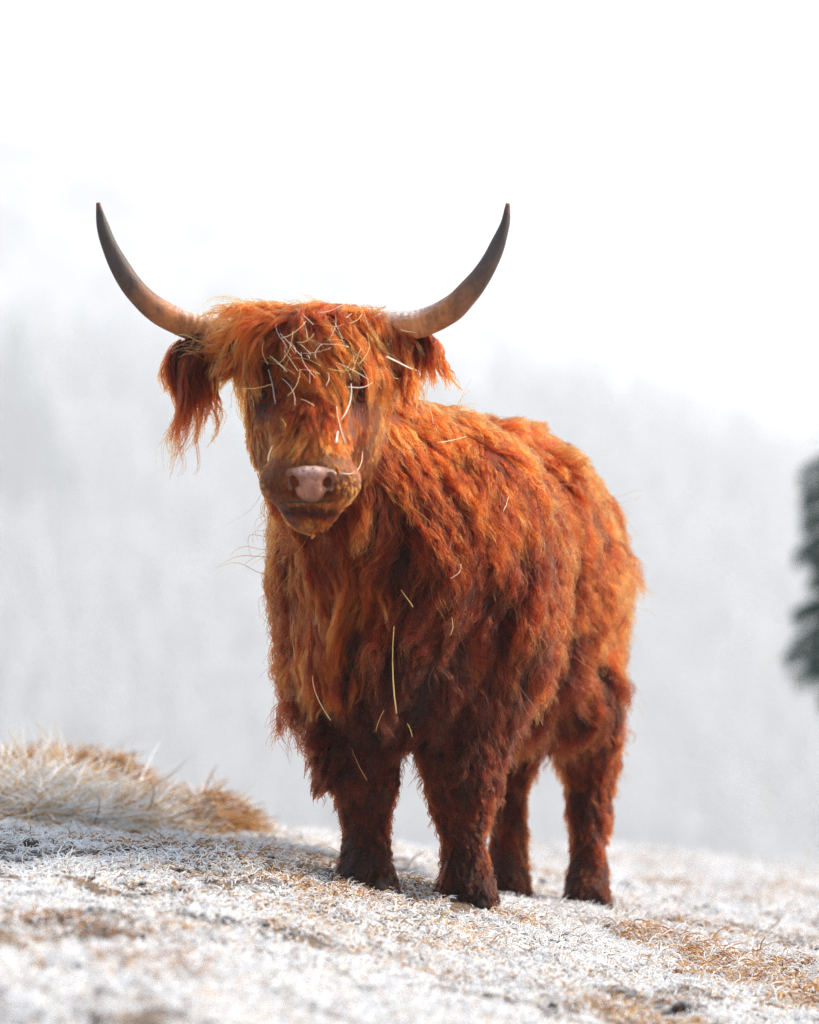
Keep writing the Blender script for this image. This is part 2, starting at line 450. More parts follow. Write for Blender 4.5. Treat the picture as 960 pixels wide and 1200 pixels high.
# ---- clods of dark soil lying in the frosted turf
def ico(sub=2):
    bm = bmesh.new(); bmesh.ops.create_icosphere(bm, subdivisions=sub, radius=1)
    V = np.array([v.co[:] for v in bm.verts]); F = [[v.index for v in f.verts] for f in bm.faces]; bm.free(); return V, F
IV, IF = ico(2)
IF = np.array(IF)
m, t, b = new_mat('dark_clod')
g_ = t.nodes.new('ShaderNodeNewGeometry'); sx_ = t.nodes.new('ShaderNodeSeparateXYZ'); t.links.new(g_.outputs['Normal'], sx_.inputs[0])
tc = t.nodes.new('ShaderNodeTexCoord').outputs['Object']
fz = math_node(t, 'MULTIPLY', ramp(t, [(.35, (0, 0, 0)), (.9, (1, 1, 1))], sx_.outputs['Z']), ramp(t, [(.5, (0, 0, 0)), (.58, (1, 1, 1))], noise_node(t, 260, 4, .7, tc)))
t.links.new(mix_col(t, fz, ramp(t, [(.3, (.016, .010, .009)), (.7, (.085, .045, .032))], noise_node(t, 55, 5, .7, tc)), (.78, .80, .84)), b.inputs['Base Color'])
b.inputs['Roughness'].default_value = .85; bump(t, b, noise_node(t, 220, 5, .7, tc), .8, .004)
M_clod = m
def clod_mesh(c, s, seed):
    r = np.random.default_rng(seed); ns = SineNoise(seed, 2.6)
    v = IV * (1 + .28 * ns(IV)[:, :1]) * np.array([1, 1, .55]) * r.uniform(.8, 1.25, 3)
    return v * s + c
x, y = scatter(1700, -3.4, 3.5, .2, .3, 401)
kk = bare_patch(x, y) > .35; x, y = x[kk][:640], y[kk][:640]; z = ground_h(x, y)
r = np.random.default_rng(402); Vs = []; Fs = []
for i in range(len(x)):
    Vs.append(clod_mesh(np.array([x[i], y[i], z[i] + .002]), r.uniform(.35, 1) ** 2 * .020, 500 + i)); Fs.append(IF + i * len(IV))
mesh_obj('soil_crumbs', np.concatenate(Vs), np.concatenate(Fs), M_clod, kind='stuff', label='small dark soil crumbs strewn through the frosted turf', cat='soil')
for i, (px, py, s, lab) in enumerate([
        (35, 992, .030, 'large dark soil clod at the far left edge in front of the hay heap'),
        (213, 1023, .022, 'dark rounded soil clod in the middle of the left turf'),
        (125, 1168, .022, 'blurred dark clod in the bottom left foreground'),
        (75, 1004, .014, 'small dark clod just right of the large edge clod'),
        (384, 1006, .014, 'dark clod at the heel of the left front hoof'),
        (715, 1088, .016, 'brown clod in the turf below the right rear hoof'),
        (625, 1072, .010, 'small brown clod between the rear hooves and the turf edge'),
        (112, 1070, .016, 'blurred dark clod in the left foreground'),
        (805, 1186, .024, 'dark clod in the lower right below the rusty tangle')]):
    q = gpt(px, py); v = clod_mesh(q + [0, 0, s * .12], s, 900 + i)
    mesh_obj('soil_clod', v, IF, M_clod, loc=q, label=lab, cat='clod')

# ================================================================ highland cow
YAW = math.atan(0.32); CY, SY = math.cos(YAW), math.sin(YAW)
def B(y, l, z):
    """point y metres behind the fore feet, l to the picture's right of the body axis"""
    return np.array([0.016 + 0.32 * y + l * CY, y - l * SY, z])
HX = -0.213                                                    # the head's mid plane

def sd_ell(p, c, r, yaw=False, pitch=0.0):
    q = p - np.asarray(c, np.float32)
    if yaw:
        q = np.stack([q[..., 0] * CY - q[..., 1] * SY, q[..., 0] * SY + q[..., 1] * CY, q[..., 2]], -1)
    if pitch:
        cp, sp = math.cos(pitch), math.sin(pitch)
        q = np.stack([q[..., 0], q[..., 1] * cp - q[..., 2] * sp, q[..., 1] * sp + q[..., 2] * cp], -1)
    r = np.asarray(r, np.float32)
    k0 = np.linalg.norm(q / r, axis=-1); k1 = np.linalg.norm(q / (r * r), axis=-1)
    return k0 * (k0 - 1) / np.maximum(k1, 1e-6)

def sd_cone(p, a, b_, ra, rb, sx=1.0):
    a = np.asarray(a, np.float32); b_ = np.asarray(b_, np.float32)
    ba = b_ - a; pa = p - a
    h = np.clip((pa @ ba) / (ba @ ba), 0, 1)
    d = pa - h[..., None] * ba
    return np.linalg.norm(d, axis=-1) - (ra + (rb - ra) * h)

def smin(a, b_, k):
    h = np.clip(0.5 + 0.5 * (b_ - a) / k, 0, 1)
    return b_ + (a - b_) * h - k * h * (1 - h)

LEGS = [  # elbow/stifle , knee/hock , fetlock, foot  (point, radius)
    dict(n='front', pts=[B(0.06, -0.15, .62), (-.128, -.02, .47), (-.105, -.090, .31), (-.10, -.062, .13), (-.10, -.10, .055)],
         r=[.14, .108, .066, .037, .060]),
    dict(n='front', pts=[B(0.04, 0.15, .62), (.125, -.0, .46), (.118, -.055, .28), (.128, -.04, .09), (.135, -.07, .015)],
         r=[.145, .114, .068, .039, .062]),
    dict(n='hind', pts=[B(1.08, -0.16, .66), (.27, .93, .44), (.262, 1.13, .27), (.262, 1.06, .07), (.255, 1.0, -.045)],
         r=[.15, .11, .050, .036, .052]),
    dict(n='hind', pts=[B(1.02, 0.020, .68), (.430, .88, .45), (.478, 1.10, .25), (.472, 1.02, .0), (.470, .97, -.095)],
         r=[.13, .095, .056, .038, .058]),
]
def body_sdf(p):
    p = p.astype(np.float32)
    d = sd_ell(p, B(.16, 0, .77), (.27, .42, .35), True)
    d = smin(d, sd_ell(p, B(.66, -.02, .775), (.262, .50, .370), True), .09)
    d = smin(d, sd_ell(p, B(1.08, -.072, .845), (.222, .32, .300), True), .10)
    d = smin(d, sd_ell(p, B(1.18, -.07, .64), (.18, .22, .28), True), .10)
    for s in (-1, 1):
        d = smin(d, sd_ell(p, B(.06, -.03 + s * .170, .80), (.15, .22, .25), True), .08)      # shoulders
        d = smin(d, sd_ell(p, B(1.05, -.065 + s * .115, .74), (.105, .25, .27), True), .08)      # thighs
    d = smin(d, sd_cone(p, B(-.12, -.02, .80), B(-.16, 0, .56), .20, .16), .10)           # brisket
    d = smin(d, sd_cone(p, (HX + .01, -.30, 1.10), B(.10, 0, .92), .125, .20), .08)      # crest of the neck
    d = smin(d, sd_cone(p, (HX + .01, -.33, 1.00), B(-.10, 0, .80), .10, .22), .08)      # throat
    for L in LEGS:
        for i in range(4):
            d = smin(d, sd_cone(p, L['pts'][i], L['pts'][i + 1], L['r'][i], L['r'][i + 1]), .035 if i else .06)
    # head
    h = sd_ell(p, (HX, -.40, 1.195), (.135, .15, .125))
    h = smin(h, sd_cone(p, (HX, -.47, 1.14), (HX, -.645, .985), .116, .072), .05)
    h = smin(h, sd_ell(p, (HX, -.668, .950), (.106, .078, .064)), .03)
    h = smin(h, sd_cone(p, (HX, -.42, 1.03), (HX, -.620, .908), .105, .064), .03)
    for s in (-1, 1):
        h = smin(h, sd_ell(p, (HX + s * .050, -.41, 1.075), (.088, .12, .125)), .05)
        h = smin(h, sd_ell(p, (HX + s * .085, -.475, 1.175), (.045, .045, .03)), .03)   # brow
        h = smin(h, sd_cone(p, (HX + s * .09, -.36, 1.265), (HX + s * .17, -.36, 1.262), .05, .035), .03)   # horn roots
    # mouth line between the lips
    cut = np.minimum(sd_cone(p, (HX - .080, -.685, .888), (HX, -.728, .890), .013, .014),
                     sd_cone(p, (HX, -.728, .890), (HX + .080, -.685, .888), .014, .013))
    h = np.maximum(h, -cut)
    return smin(d, h, .05)

# ---- sample the field on a grid
H = 0.0115
lo = np.array([-.62, -.86, -.20]); hi = np.array([1.02, 1.80, 1.46])
n = np.ceil((hi - lo) / H).astype(int)
ax = [lo[i] + H * np.arange(n[i]) for i in range(3)]
FLD = np.empty(n, np.float32)
yy, zz = np.meshgrid(ax[1], ax[2], indexing='ij')
for i in range(0, n[0], 8):
    xx = ax[0][i:i + 8]
    pp = np.empty((len(xx),) + yy.shape + (3,), np.float32)
    pp[..., 0] = xx[:, None, None]; pp[..., 1] = yy; pp[..., 2] = zz
    FLD[i:i + 8] = body_sdf(pp)
GRD = np.stack(np.gradient(FLD, H), -1).astype(np.float32)
GRD /= np.maximum(np.linalg.norm(GRD, axis=-1, keepdims=True), 1e-6)

def look(A, p):
    q = (p - lo) / H
    q = np.clip(q, 0, np.array(n) - 1.001)
    i = q.astype(np.int32); f = (q - i).astype(np.float32)
    out = 0
    for dx in (0, 1):
        wx = f[..., 0] if dx else 1 - f[..., 0]
        for dy in (0, 1):
            wy = f[..., 1] if dy else 1 - f[..., 1]
            for dz in (0, 1):
                wz = f[..., 2] if dz else 1 - f[..., 2]
                v = A[i[..., 0] + dx, i[..., 1] + dy, i[..., 2] + dz]
                ww = wx * wy * wz
                out = out + (v * ww[..., None] if v.ndim > ww.ndim else v * ww)
    return out
def SD(p): return look(FLD, p)
def SN(p): return nrm(look(GRD, p))

def surface_nets(F, origin, h):
    """closed surface of F = 0 as quads, one vertex per crossed cell"""
    s = F < 0
    nx, ny, nz = F.shape
    cnt = np.zeros((nx - 1, ny - 1, nz - 1), np.float32); acc = np.zeros(cnt.shape + (3,), np.float32)
    def sl(o, d, nn): return slice(o, o + nn - 1)
    for a in range(3):
        b_, c_ = (a + 1) % 3, (a + 2) % 3
        for ob in (0, 1):
            for oc in (0, 1):
                o0 = [0, 0, 0]; o0[b_] = ob; o0[c_] = oc
                o1 = list(o0); o1[a] = 1
                s0 = tuple(slice(o0[k], o0[k] + F.shape[k] - 1) for k in range(3))
                s1 = tuple(slice(o1[k], o1[k] + F.shape[k] - 1) for k in range(3))
                f0, f1 = F[s0], F[s1]
                m_ = (f0 < 0) != (f1 < 0)
                tt = np.where(m_, f0 / np.where(m_, f0 - f1, 1), 0)
                cnt += m_
                for k in range(3):
                    acc[..., k] += m_ * (o0[k] + (tt if k == a else 0))
    act = cnt > 0
    ids = -np.ones(cnt.shape, np.int64); ids[act] = np.arange(act.sum())
    cell = np.argwhere(act)
    V = origin + h * (cell + acc[act] / cnt[act][:, None])
    quads = []
    for a in range(3):
        b_, c_ = (a + 1) % 3, (a + 2) % 3
        sa = [slice(None)] * 3; sb = [slice(None)] * 3
        sa[a] = slice(0, -1); sb[a] = slice(1, None)
        s0, s1 = s[tuple(sa)], s[tuple(sb)]
        e = np.argwhere(s0 != s1)
        flip = s0[tuple(e.T)]
        ok = (e[:, b_] > 0) & (e[:, c_] > 0) & (e[:, b_] < F.shape[b_] - 1) & (e[:, c_] < F.shape[c_] - 1)
        e, flip = e[ok], flip[ok]
        def at(db, dc):
            q = e.copy(); q[:, b_] -= db; q[:, c_] -= dc
            return ids[tuple(q.T)]
        q = np.stack([at(1, 1), at(0, 1), at(0, 0), at(1, 0)], -1)
        q[~flip] = q[~flip][:, ::-1]
        quads.append(q)
    return V, np.concatenate(quads)

cow = empty('highland_cow', (0.2, 0.45, 0.0),
            'shaggy red-brown highland cow with long upswept horns standing on the frosted slope facing the camera', 'cow')
BV, BF = surface_nets(FLD, lo, H)
mesh_obj('body', BV, BF, M_skin, cow)

# ---- hair tools
def tri_sample(V, F, count, weight, seed):
    r = np.random.default_rng(seed)
    T = np.concatenate([F[:, [0, 1, 2]], F[:, [0, 2, 3]]])
    a, b_, c_ = V[T[:, 0]], V[T[:, 1]], V[T[:, 2]]
    cen = (a + b_ + c_) / 3
    ar = np.linalg.norm(np.cross(b_ - a, c_ - a), axis=1) * weight(cen)
    ch = r.choice(len(T), size=count, p=ar / ar.sum())
    u = r.random((count, 2)); fl = u.sum(1) > 1; u[fl] = 1 - u[fl]
    return a[ch] + (b_[ch] - a[ch]) * u[:, :1] + (c_[ch] - a[ch]) * u[:, 1:]

def grow(roots, length, d0, steps, flow, grav, keep, lift, noises, collide=True):
    """roots (N,3), length (N,), d0 start directions; flow(p, n) gives the combing direction"""
    N = len(roots); pts = np.empty((N, steps + 1, 3), np.float32); pts[:, 0] = roots
    p = roots.astype(np.float32).copy(); d = d0.copy()
    st = (length / steps)[:, None]
    for i in range(steps):
        s = (i + 1) / steps
        nn = SN(p)
        f = flow(p, nn)
        d = d * keep + f * (1 - keep)
        d[:, 2] -= grav * s
        for amp, nz_ in noises: d = d + amp * nz_(p + np.float32(0.0))
        d = nrm(d)
        p = p + d * st
        if collide:
            sd = SD(p); tgt = lift * length * math.sin(min(1, s * 1.4) * 1.57) if np.isscalar(lift) else lift * math.sin(min(1, s * 1.4) * 1.57)
            push = np.clip(tgt - sd, 0, .05)
            p = p + SN(p) * push[:, None]
        pts[:, i + 1] = p
    return pts

def kd_of(p):
    k = kdtree.KDTree(len(p))
    for i, q in enumerate(p): k.insert(q, i)
    k.balance(); return k

def children(par, roots, seed, clump=0.8, power=1.0, wave=0.0, wfreq=2.0, frizz=0.0, ffreq=5.0, lenvar=0.25, nn=3, ltone=None, coher=0.0):
    """strands that follow the nearest parent strand and gather towards its tip"""
    r = np.random.default_rng(seed)
    k = kd_of(par[:, 0]); K = par.shape[1]
    pick = r.choice(nn, size=len(roots), p=np.array([.72, .2, .08])[:nn] / np.array([.72, .2, .08])[:nn].sum())
    sel = np.empty(len(roots), np.int64)
    for i, q in enumerate(roots.tolist()):
        f = k.find_n(q, nn); sel[i] = f[min(pick[i], len(f) - 1)][1]
    g = par[sel]
    s = np.linspace(0, 1, K, dtype=np.float32)[None, :, None]
    cut = 1 - r.random(len(roots)) ** 1.5 * lenvar
    # resample parent at shortened parameters
    u = cut[:, None] * np.linspace(0, K - 1, K)[None]; iu = np.minimum(u.astype(int), K - 2); fu = (u - iu)[..., None].astype(np.float32)
    ar = np.arange(len(roots))[:, None]
    g = g[ar, iu] * (1 - fu) + g[ar, iu + 1] * fu
    off = roots - g[:, 0]
    cl = clump * r.uniform(.75, 1.05, size=(len(roots), 1, 1))
    out = g + off[:, None, :] * (1 - cl * s ** power)
    L = np.linalg.norm(g[:, -1] - g[:, 0], axis=-1)[:, None, None]
    tang = nrm(g[:, -1] - g[:, 0]); e1 = nrm(np.cross(tang, r.normal(size=tang.shape))); e2 = np.cross(tang, e1)
    if wave:
        ph = r.uniform(0, 6.28, (len(roots), 1, 1)); fr = wfreq * r.uniform(.7, 1.3, (len(roots), 1, 1))
        out = out + wave * L * s ** .8 * (np.sin(fr * 6.28 * s + ph) - np.sin(ph)) * e1[:, None] + .6 * wave * L * s * np.cos(fr * 6.28 * s + ph * 1.7) * e2[:, None]
    if frizz:
        wlk = np.cumsum(r.normal(size=out.shape).astype(np.float32), axis=1); wlk -= wlk[:, :1]
        out = out + wlk * frizz * L * .12 * s ** .5
    return out.astype(np.float32), sel

def taper(N, K, r0, r1, seed, var=.35):
    r = np.random.default_rng(seed)
    s = np.linspace(0, 1, K)[None]
    return (r0 + (r1 - r0) * s ** 1.5) * r.uniform(1 - var, 1 + var, (N, 1))

# ---- regions of the coat, measured in the cow's own frame
def frame(p):
    qx = p[..., 0] - .016; qy = p[..., 1]
    l = qx * CY - qy * SY; u = qx * SY + qy * CY
    return u, l, p[..., 2]

def head_w(p):
    a = np.array([HX, -.40, 1.20]); b_ = np.array([HX, -.66, .93])
    return 1 - sstep(.19, .235, np.linalg.norm((p - a) - np.clip(((p - a) @ (b_ - a)) / ((b_ - a) @ (b_ - a)), 0, 1)[..., None] * (b_ - a), axis=-1))

def leg_w(p):
    u, l, z = frame(p)
    top = np.where(u > .6, .50, .50)
    return 1 - sstep(top - .14, top, z)

def hair_len(p):
    u, l, z = frame(p)
    L = .180 + .02 * sstep(.6, .42, z) * (u > .3) - .03 * sstep(.62, .45, z) * (u < .3)
    L = np.where(z > 1.0, .120, L)
    lw = leg_w(p)
    Lleg = .068 + .045 * sstep(.22, .42, z)
    L = L * (1 - lw) + Lleg * lw
    gz_ = z - (.01 - .22 * p[..., 0] - .035 * np.maximum(p[..., 1], 0))
    L = np.where((gz_ > .10) & (gz_ < .24), .050, L); L = np.where(gz_ < .10, .062, L)
    return L

n_big = SineNoise(1, 5.0); n_mid = SineNoise(2, 16.0); n_small = SineNoise(3, 45.0)
n_fine = SineNoise(5, 90.0)
def flow_body(p, nn):
    u, l, z = frame(p)
    back = np.array([SY, CY, 0.0], np.float32)[None]
    wb = .42 * sstep(.0, .35, u)[:, None] * (1 - leg_w(p))[:, None] + .22 * (1 - leg_w(p))[:, None]
    wb = wb * (1 - .55 * sstep(.95, 1.35, u)[:, None])
    f = back * wb + np.array([0, 0, -1.0], np.float32) * (1.0 - .45 * sstep(.98, 1.12, z)[:, None])
    side = np.stack([np.full(len(p), CY), np.full(len(p), -SY), np.zeros(len(p))], -1)
    f = f + side * (np.sign(l) * .35)[:, None] * sstep(.9, 1.1, z)[:, None]
    f = f - nn * (f * nn).sum(-1, keepdims=True)
    return nrm(f)

def build_coat(name, roots_sup, roots_mid, roots, seed, lenf, flow, grav, keep, lift, noises, K=9, clump0=.60, clump1=.72, clump2=.8,
               wave=.05, frizz=.3, r0=.0007, r1=.00028, tone_fn=None, parent=None, label=None, start=.45, wfreq=1.5, stray=0, loose=None):
    L0 = lenf(roots_sup) * np.random.default_rng(seed).uniform(.75, 1.25, len(roots_sup))
    nn = SN(roots_sup); f0 = flow(roots_sup, nn)
    sw = start if loose is None else (start + .22 * loose(roots_sup))[:, None]
    d0 = nrm(nn * sw + f0 * (1 - sw) + .25 * n_mid(roots_sup))
    sup = grow(roots_sup, L0, d0, K, flow, grav, keep, lift, noises)
    c0 = clump0 if loose is None else clump0 * (1 - .25 * loose(roots_mid))[:, None, None]
    c1 = clump1 if loose is None else clump1 * (1 - .1 * loose(roots))[:, None, None]
    mid, s1 = children(sup, roots_mid, seed + 1, c0, 1.0, wave, wfreq, 0.0, lenvar=.5)
    st, s2 = children(mid, roots, seed + 2, c1, .8, wave * .35, 2.2, frizz, lenvar=.55)
    # keep hairs out of the skin
    sh = st.reshape(-1, 3); sd = SD(sh); bad = sd < .003
    sh[bad] += (SN(sh[bad]) * (.003 - sd[bad])[:, None]); st = sh.reshape(st.shape)
    r = np.random.default_rng(seed + 3)
    tn = tone_fn(roots) + .07 * r.normal(size=len(sup))[s1][s2] + .07 * r.normal(size=len(mid))[s2] + .08 * r.normal(size=len(roots))
    if stray:
        ri = r.integers(0, len(roots), stray); rs = roots[ri]
        ns_ = nrm(SN(rs) * .5 + flow(rs, SN(rs)) * .5 + .35 * r.normal(size=rs.shape))
        w1, w2 = SineNoise(seed + 9, 30.0), SineNoise(seed + 10, 12.0)
        sy = grow(rs, lenf(rs) * r.uniform(.45, 1.0, stray), ns_, K, flow, grav * .8, .85, .3, [(.30, w1), (.2, w2)], collide=False)
        st = np.concatenate([st, sy]); tn = np.concatenate([tn, tn[ri] - .02])
    curves_obj(name, st, taper(len(st), st.shape[1], r0, r1, seed + 4), M_coat, parent, dict(tone=np.clip(tn, 0.02, 1)), kind='stuff', **(dict(label=label) if label else {}))
    return sup, mid

# nose pad region free of hair
NP = np.array([HX + .003, -.748, .946])
def no_pad(p):
    q = (p - NP) / np.array([.052, .075, .037]); return sstep(.9, 1.08, np.linalg.norm(q, axis=-1))
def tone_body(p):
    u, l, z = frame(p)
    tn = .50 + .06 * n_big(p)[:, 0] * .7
    tn = tn + .13 * sstep(.95, 1.12, z) + .07 * sstep(1.2, 1.45, u)  # sunlight on the back and rump put into the hair tone
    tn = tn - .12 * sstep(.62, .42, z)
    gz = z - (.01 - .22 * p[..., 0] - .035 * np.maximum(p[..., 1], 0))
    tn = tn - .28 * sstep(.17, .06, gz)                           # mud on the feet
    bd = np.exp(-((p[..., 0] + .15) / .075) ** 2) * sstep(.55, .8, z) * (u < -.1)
    tn = tn - .10 * sstep(.25, .0, u) * sstep(1.0, .8, z) - .10 * sstep(.75, .5, z) * (1 - leg_w(p))  # front darkened: shade put into the hair tone
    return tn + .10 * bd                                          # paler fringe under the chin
def w_body(p): return (1 - head_w(p)) * (1 + .8 * leg_w(p)) + 1e-9
def ray_hit(px, py, off=0.0):
    """where the camera's line of sight through a photo pixel meets the body's surface grown by off"""
    dirv = nrm(P(px, py, 0) - CAM); tt = 6.9
    for k in range(200):
        q = CAM + dirv * tt; s_ = float(SD(q[None])[0]) - off
        if s_ < 1e-4: break
        tt += max(s_ * .6, 5e-4)
        if tt > 10: return None
    return q
EYES = np.array([ray_hit(313, 463), ray_hit(421, 461)])
def eye_r(p): return np.minimum(np.linalg.norm((p - EYES[0]) / [1, 1.6, .8], axis=-1), np.linalg.norm((p - EYES[1]) / [1, 1.6, .8], axis=-1))
def lip_w(p): return np.exp(-((p[:, 2] - .8895 + .35 * np.maximum(np.abs(p[:, 0] - HX) - .05, 0)) / .0065) ** 4) * sstep(-.63, -.67, p[:, 1])
def w_head(p): return head_w(p) * (1 + 1.6 * sstep(1.04, .98, p[:, 2]) * sstep(-.5, -.58, p[:, 1])) * no_pad(p) * sstep(.016, .024, eye_r(p)) * (1 - .55 * lip_w(p)) + 1e-12
DENS = 1.0
noi = [(.20, n_mid), (.07, n_small), (.12, n_big)]
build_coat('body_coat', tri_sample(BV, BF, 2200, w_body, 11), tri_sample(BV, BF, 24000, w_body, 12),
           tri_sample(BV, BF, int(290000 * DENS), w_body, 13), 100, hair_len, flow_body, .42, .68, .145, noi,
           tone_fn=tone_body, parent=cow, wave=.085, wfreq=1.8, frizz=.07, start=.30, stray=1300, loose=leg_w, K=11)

# face hair
def flow_face(p, nn):
    f = np.stack([(p[:, 0] - HX) * 2.2, np.full(len(p), -.12), np.full(len(p), -1.0)], -1)
    chin = sstep(.93, .90, p[:, 2])
    f[:, 2] = -1.0
    f = f - nn * (f * nn).sum(-1, keepdims=True)
    return nrm(f)
def len_face(p):
    L = .031 + 0 * p[:, 0]
    mz = sstep(1.03, .985, p[:, 2]) * sstep(-.56, -.62, p[:, 1])
    L = L * (1 - mz) + .017 * mz
    mid = np.exp(-((p[:, 0] - HX) / .06) ** 2) * sstep(1.0, 1.05, p[:, 2])
    L = L + .05 * mid
    L = np.where((p[:, 2] < .88) & (p[:, 1] < -.5), .022, L)
    L = np.where(eye_r(p) < .04, .010, L)
    return L
def tone_face(p):
    tn = .54 + .02 * n_mid(p)[:, 0] + .10 * sstep(HX + .05, HX + .13, p[:, 0])  # right cheek's backlit glow put into the hair tone
    lip = np.exp(-((p[:, 2] - .889) / .009) ** 2) * sstep(-.62, -.68, p[:, 1])
    rim = sstep(.03, .10, np.abs(p[:, 0] - HX)) * sstep(1.0, .95, p[:, 2])
    tn = tn * (1 - .93 * np.clip(lip * 1.6, 0, 1)) + .17 * sstep(-.60, -.68, p[:, 1])
    tn = tn + .10 * sstep(-.55, -.40, p[:, 1])
    tn = tn - .32 * sstep(.052, .026, eye_r(p))
    return tn
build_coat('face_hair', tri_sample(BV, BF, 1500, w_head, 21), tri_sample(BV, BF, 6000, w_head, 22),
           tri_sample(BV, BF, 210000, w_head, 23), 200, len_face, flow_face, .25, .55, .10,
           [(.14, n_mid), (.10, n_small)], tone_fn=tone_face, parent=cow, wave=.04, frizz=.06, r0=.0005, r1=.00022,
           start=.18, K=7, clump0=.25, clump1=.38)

# forelock: long locks from the poll falling forwards over eyes and face
def strands_from(name, sup, roots, parent, seed, tone, nmid=8, nfine=22, spread=.012, wave=.05, frizz=.06, r0=.0006, r1=.00025, clump=.8, mat=None, lenvar=.5, tonevar=.1):
    """bunches round the given guide strands"""
    r = np.random.default_rng(seed); G, K = sup.shape[:2]
    mi = np.repeat(np.arange(G), nmid)
    mr = sup[mi, 0] + r.normal(size=(len(mi), 3)) * spread
    s = np.linspace(0, 1, K)[None, :, None]
    def kids(par, rt, c, wv, fz, sd_, lv):
        off = rt - par[:, 0]; L = np.linalg.norm(np.diff(par, axis=1), axis=-1).sum(1)[:, None, None]
        cut = 1 - sd_.random(len(rt)) ** 1.5 * lv
        u = cut[:, None] * np.linspace(0, K - 1, K)[None]; iu = np.minimum(u.astype(int), K - 2); fu = (u - iu)[..., None]
        ar = np.arange(len(rt))[:, None]; g = par[ar, iu] * (1 - fu) + par[ar, iu + 1] * fu
        o = g + off[:, None] * (1 - c * s ** .9)
        e = nrm(sd_.normal(size=(len(rt), 3)))[:, None]; ph = sd_.uniform(0, 6.28, (len(rt), 1, 1)); fr = sd_.uniform(.8, 2.2, (len(rt), 1, 1))
        o = o + wv * L * s * (np.sin(fr * 6.28 * s + ph) - np.sin(ph)) * e
        wk = np.cumsum(sd_.normal(size=o.shape), axis=1); wk -= wk[:, :1]
        return o + wk * fz * L * .03 * s
    mid = kids(sup[mi], mr, clump * .8, wave, 0, r, .3)
    fi = np.repeat(np.arange(len(mid)), nfine)
    fr_ = mid[fi, 0] + r.normal(size=(len(fi), 3)) * spread * .5
    st = kids(mid[fi], fr_, clump, wave * .3, frizz, r, lenvar)
    tn = (tone[mi] if not np.isscalar(tone) else np.full(len(mi), tone)) + tonevar * r.normal(size=len(mi))
    tn = tn[fi] + .05 * r.normal(size=len(fi))
    return curves_obj(name, st, taper(len(st), K, r0, r1, seed + 1), mat or M_coat, parent, dict(tone=np.clip(tn, .02, 1)), kind='stuff')

def w_fore(p):
    return sstep(1.215, 1.25, p[:, 2]) * sstep(.200, .172, np.linalg.norm(p - np.array([HX, -.40, 1.2]), axis=-1)) * (p[:, 1] > -.52) + 1e-12
fr = tri_sample(BV, BF, 390, w_fore, 31)
rr = np.random.default_rng(32)
def flow_fore(p, nn):
    f = np.stack([(p[:, 0] - HX) * 2.6, np.full(len(p), -.55), np.full(len(p), -.75)], -1)
    f = f - nn * (f * nn).sum(-1, keepdims=True) * .9
    return nrm(f)
side = (fr[:, 0] - HX)
fl = rr.uniform(.10, .20, len(fr)) * (1 - .20 * np.abs(side) / .12) + .10 * (np.abs(side) < .05) * (rr.random(len(fr)) < .55)
d0 = nrm(np.stack([side * 4 + rr.normal(size=len(fr)) * .35, -.35 + rr.normal(size=len(fr)) * .25, .28 + 0 * side], -1))
sup = grow(fr, fl, d0, 16, flow_fore, .30, .72, np.full(len(fr), .0) + rr.uniform(.006, .032, len(fr)), [(.24, n_mid), (.10, n_small)])
zt_ = 1.322 - .45 * np.maximum(np.abs(sup[:, :, 0] - HX) - .08, 0); sup[:, :, 2] = np.where(sup[:, :, 2] > zt_, zt_ + (sup[:, :, 2] - zt_) * .3, sup[:, :, 2])
keepf = np.ones(len(fr), bool)
for ex_, pr_ in ((EYES[0], .15), (EYES[1], .85)):
    hit_ = (np.hypot((sup[:, :, 0] - ex_[0]) - (sup[:, :, 1] - ex_[1]) * -.036, sup[:, :, 2] - ex_[2]) < .026).any(1)
    keepf &= ~(hit_ & (rr.random(len(fr)) < pr_))
fr, sup = fr[keepf], sup[keepf]
fore_tone = .54 + .14 * rr.random(len(fr))
strands_from('forelock', sup, fr, cow, 33, fore_tone, nmid=8, nfine=24, spread=.010, wave=.06, frizz=.08, r0=.0006, r1=.00028, clump=.84, tonevar=.10)

wi = rr.integers(0, len(fr), 170)
wd = nrm(np.stack([(fr[wi, 0] - HX) * 3 + rr.normal(size=170) * .7, -.5 + rr.normal(size=170) * .3, .3 + rr.normal(size=170) * .2], -1))
wsp = grow(fr[wi], rr.uniform(.10, .24, 170), wd, 16, flow_fore, .22, .84, rr.uniform(.02, .05, 170), [(.30, n_mid), (.16, n_small)])
wsp[:, :, 2] = np.minimum(wsp[:, :, 2], 1.345)
ci = np.where(np.abs(fr[:, 0] - HX) < .085)[0]; ci = rr.choice(ci, 120)
cwd = nrm(np.stack([(fr[ci, 0] - HX) * 1.5 + rr.normal(size=120) * .35, -.8 + rr.normal(size=120) * .2, .15 + rr.normal(size=120) * .15], -1))
cws = grow(fr[ci], rr.uniform(.20, .33, 120), cwd, 16, flow_fore, .30, .80, rr.uniform(.010, .028, 120), [(.20, n_mid), (.10, n_small)])
cws[:, :, 2] = np.minimum(cws[:, :, 2], 1.34)
for ex_ in EYES:
    cok = ~(np.hypot(cws[:, :, 0] - ex_[0] + (cws[:, :, 1] - ex_[1]) * .036, cws[:, :, 2] - ex_[2]) < .022).any(1); cws, ci = cws[cok], ci[cok]
strands_from('face_fringe', cws, fr[ci], cow, 39, .60, nmid=3, nfine=12, spread=.007, wave=.05, frizz=.08, r0=.00055, r1=.00025, clump=.8)
strands_from('forelock_wisps', wsp, fr[wi], cow, 37, .70, nmid=2, nfine=5, spread=.005, wave=.08, frizz=.10, r0=.0006, r1=.0003, clump=.8)
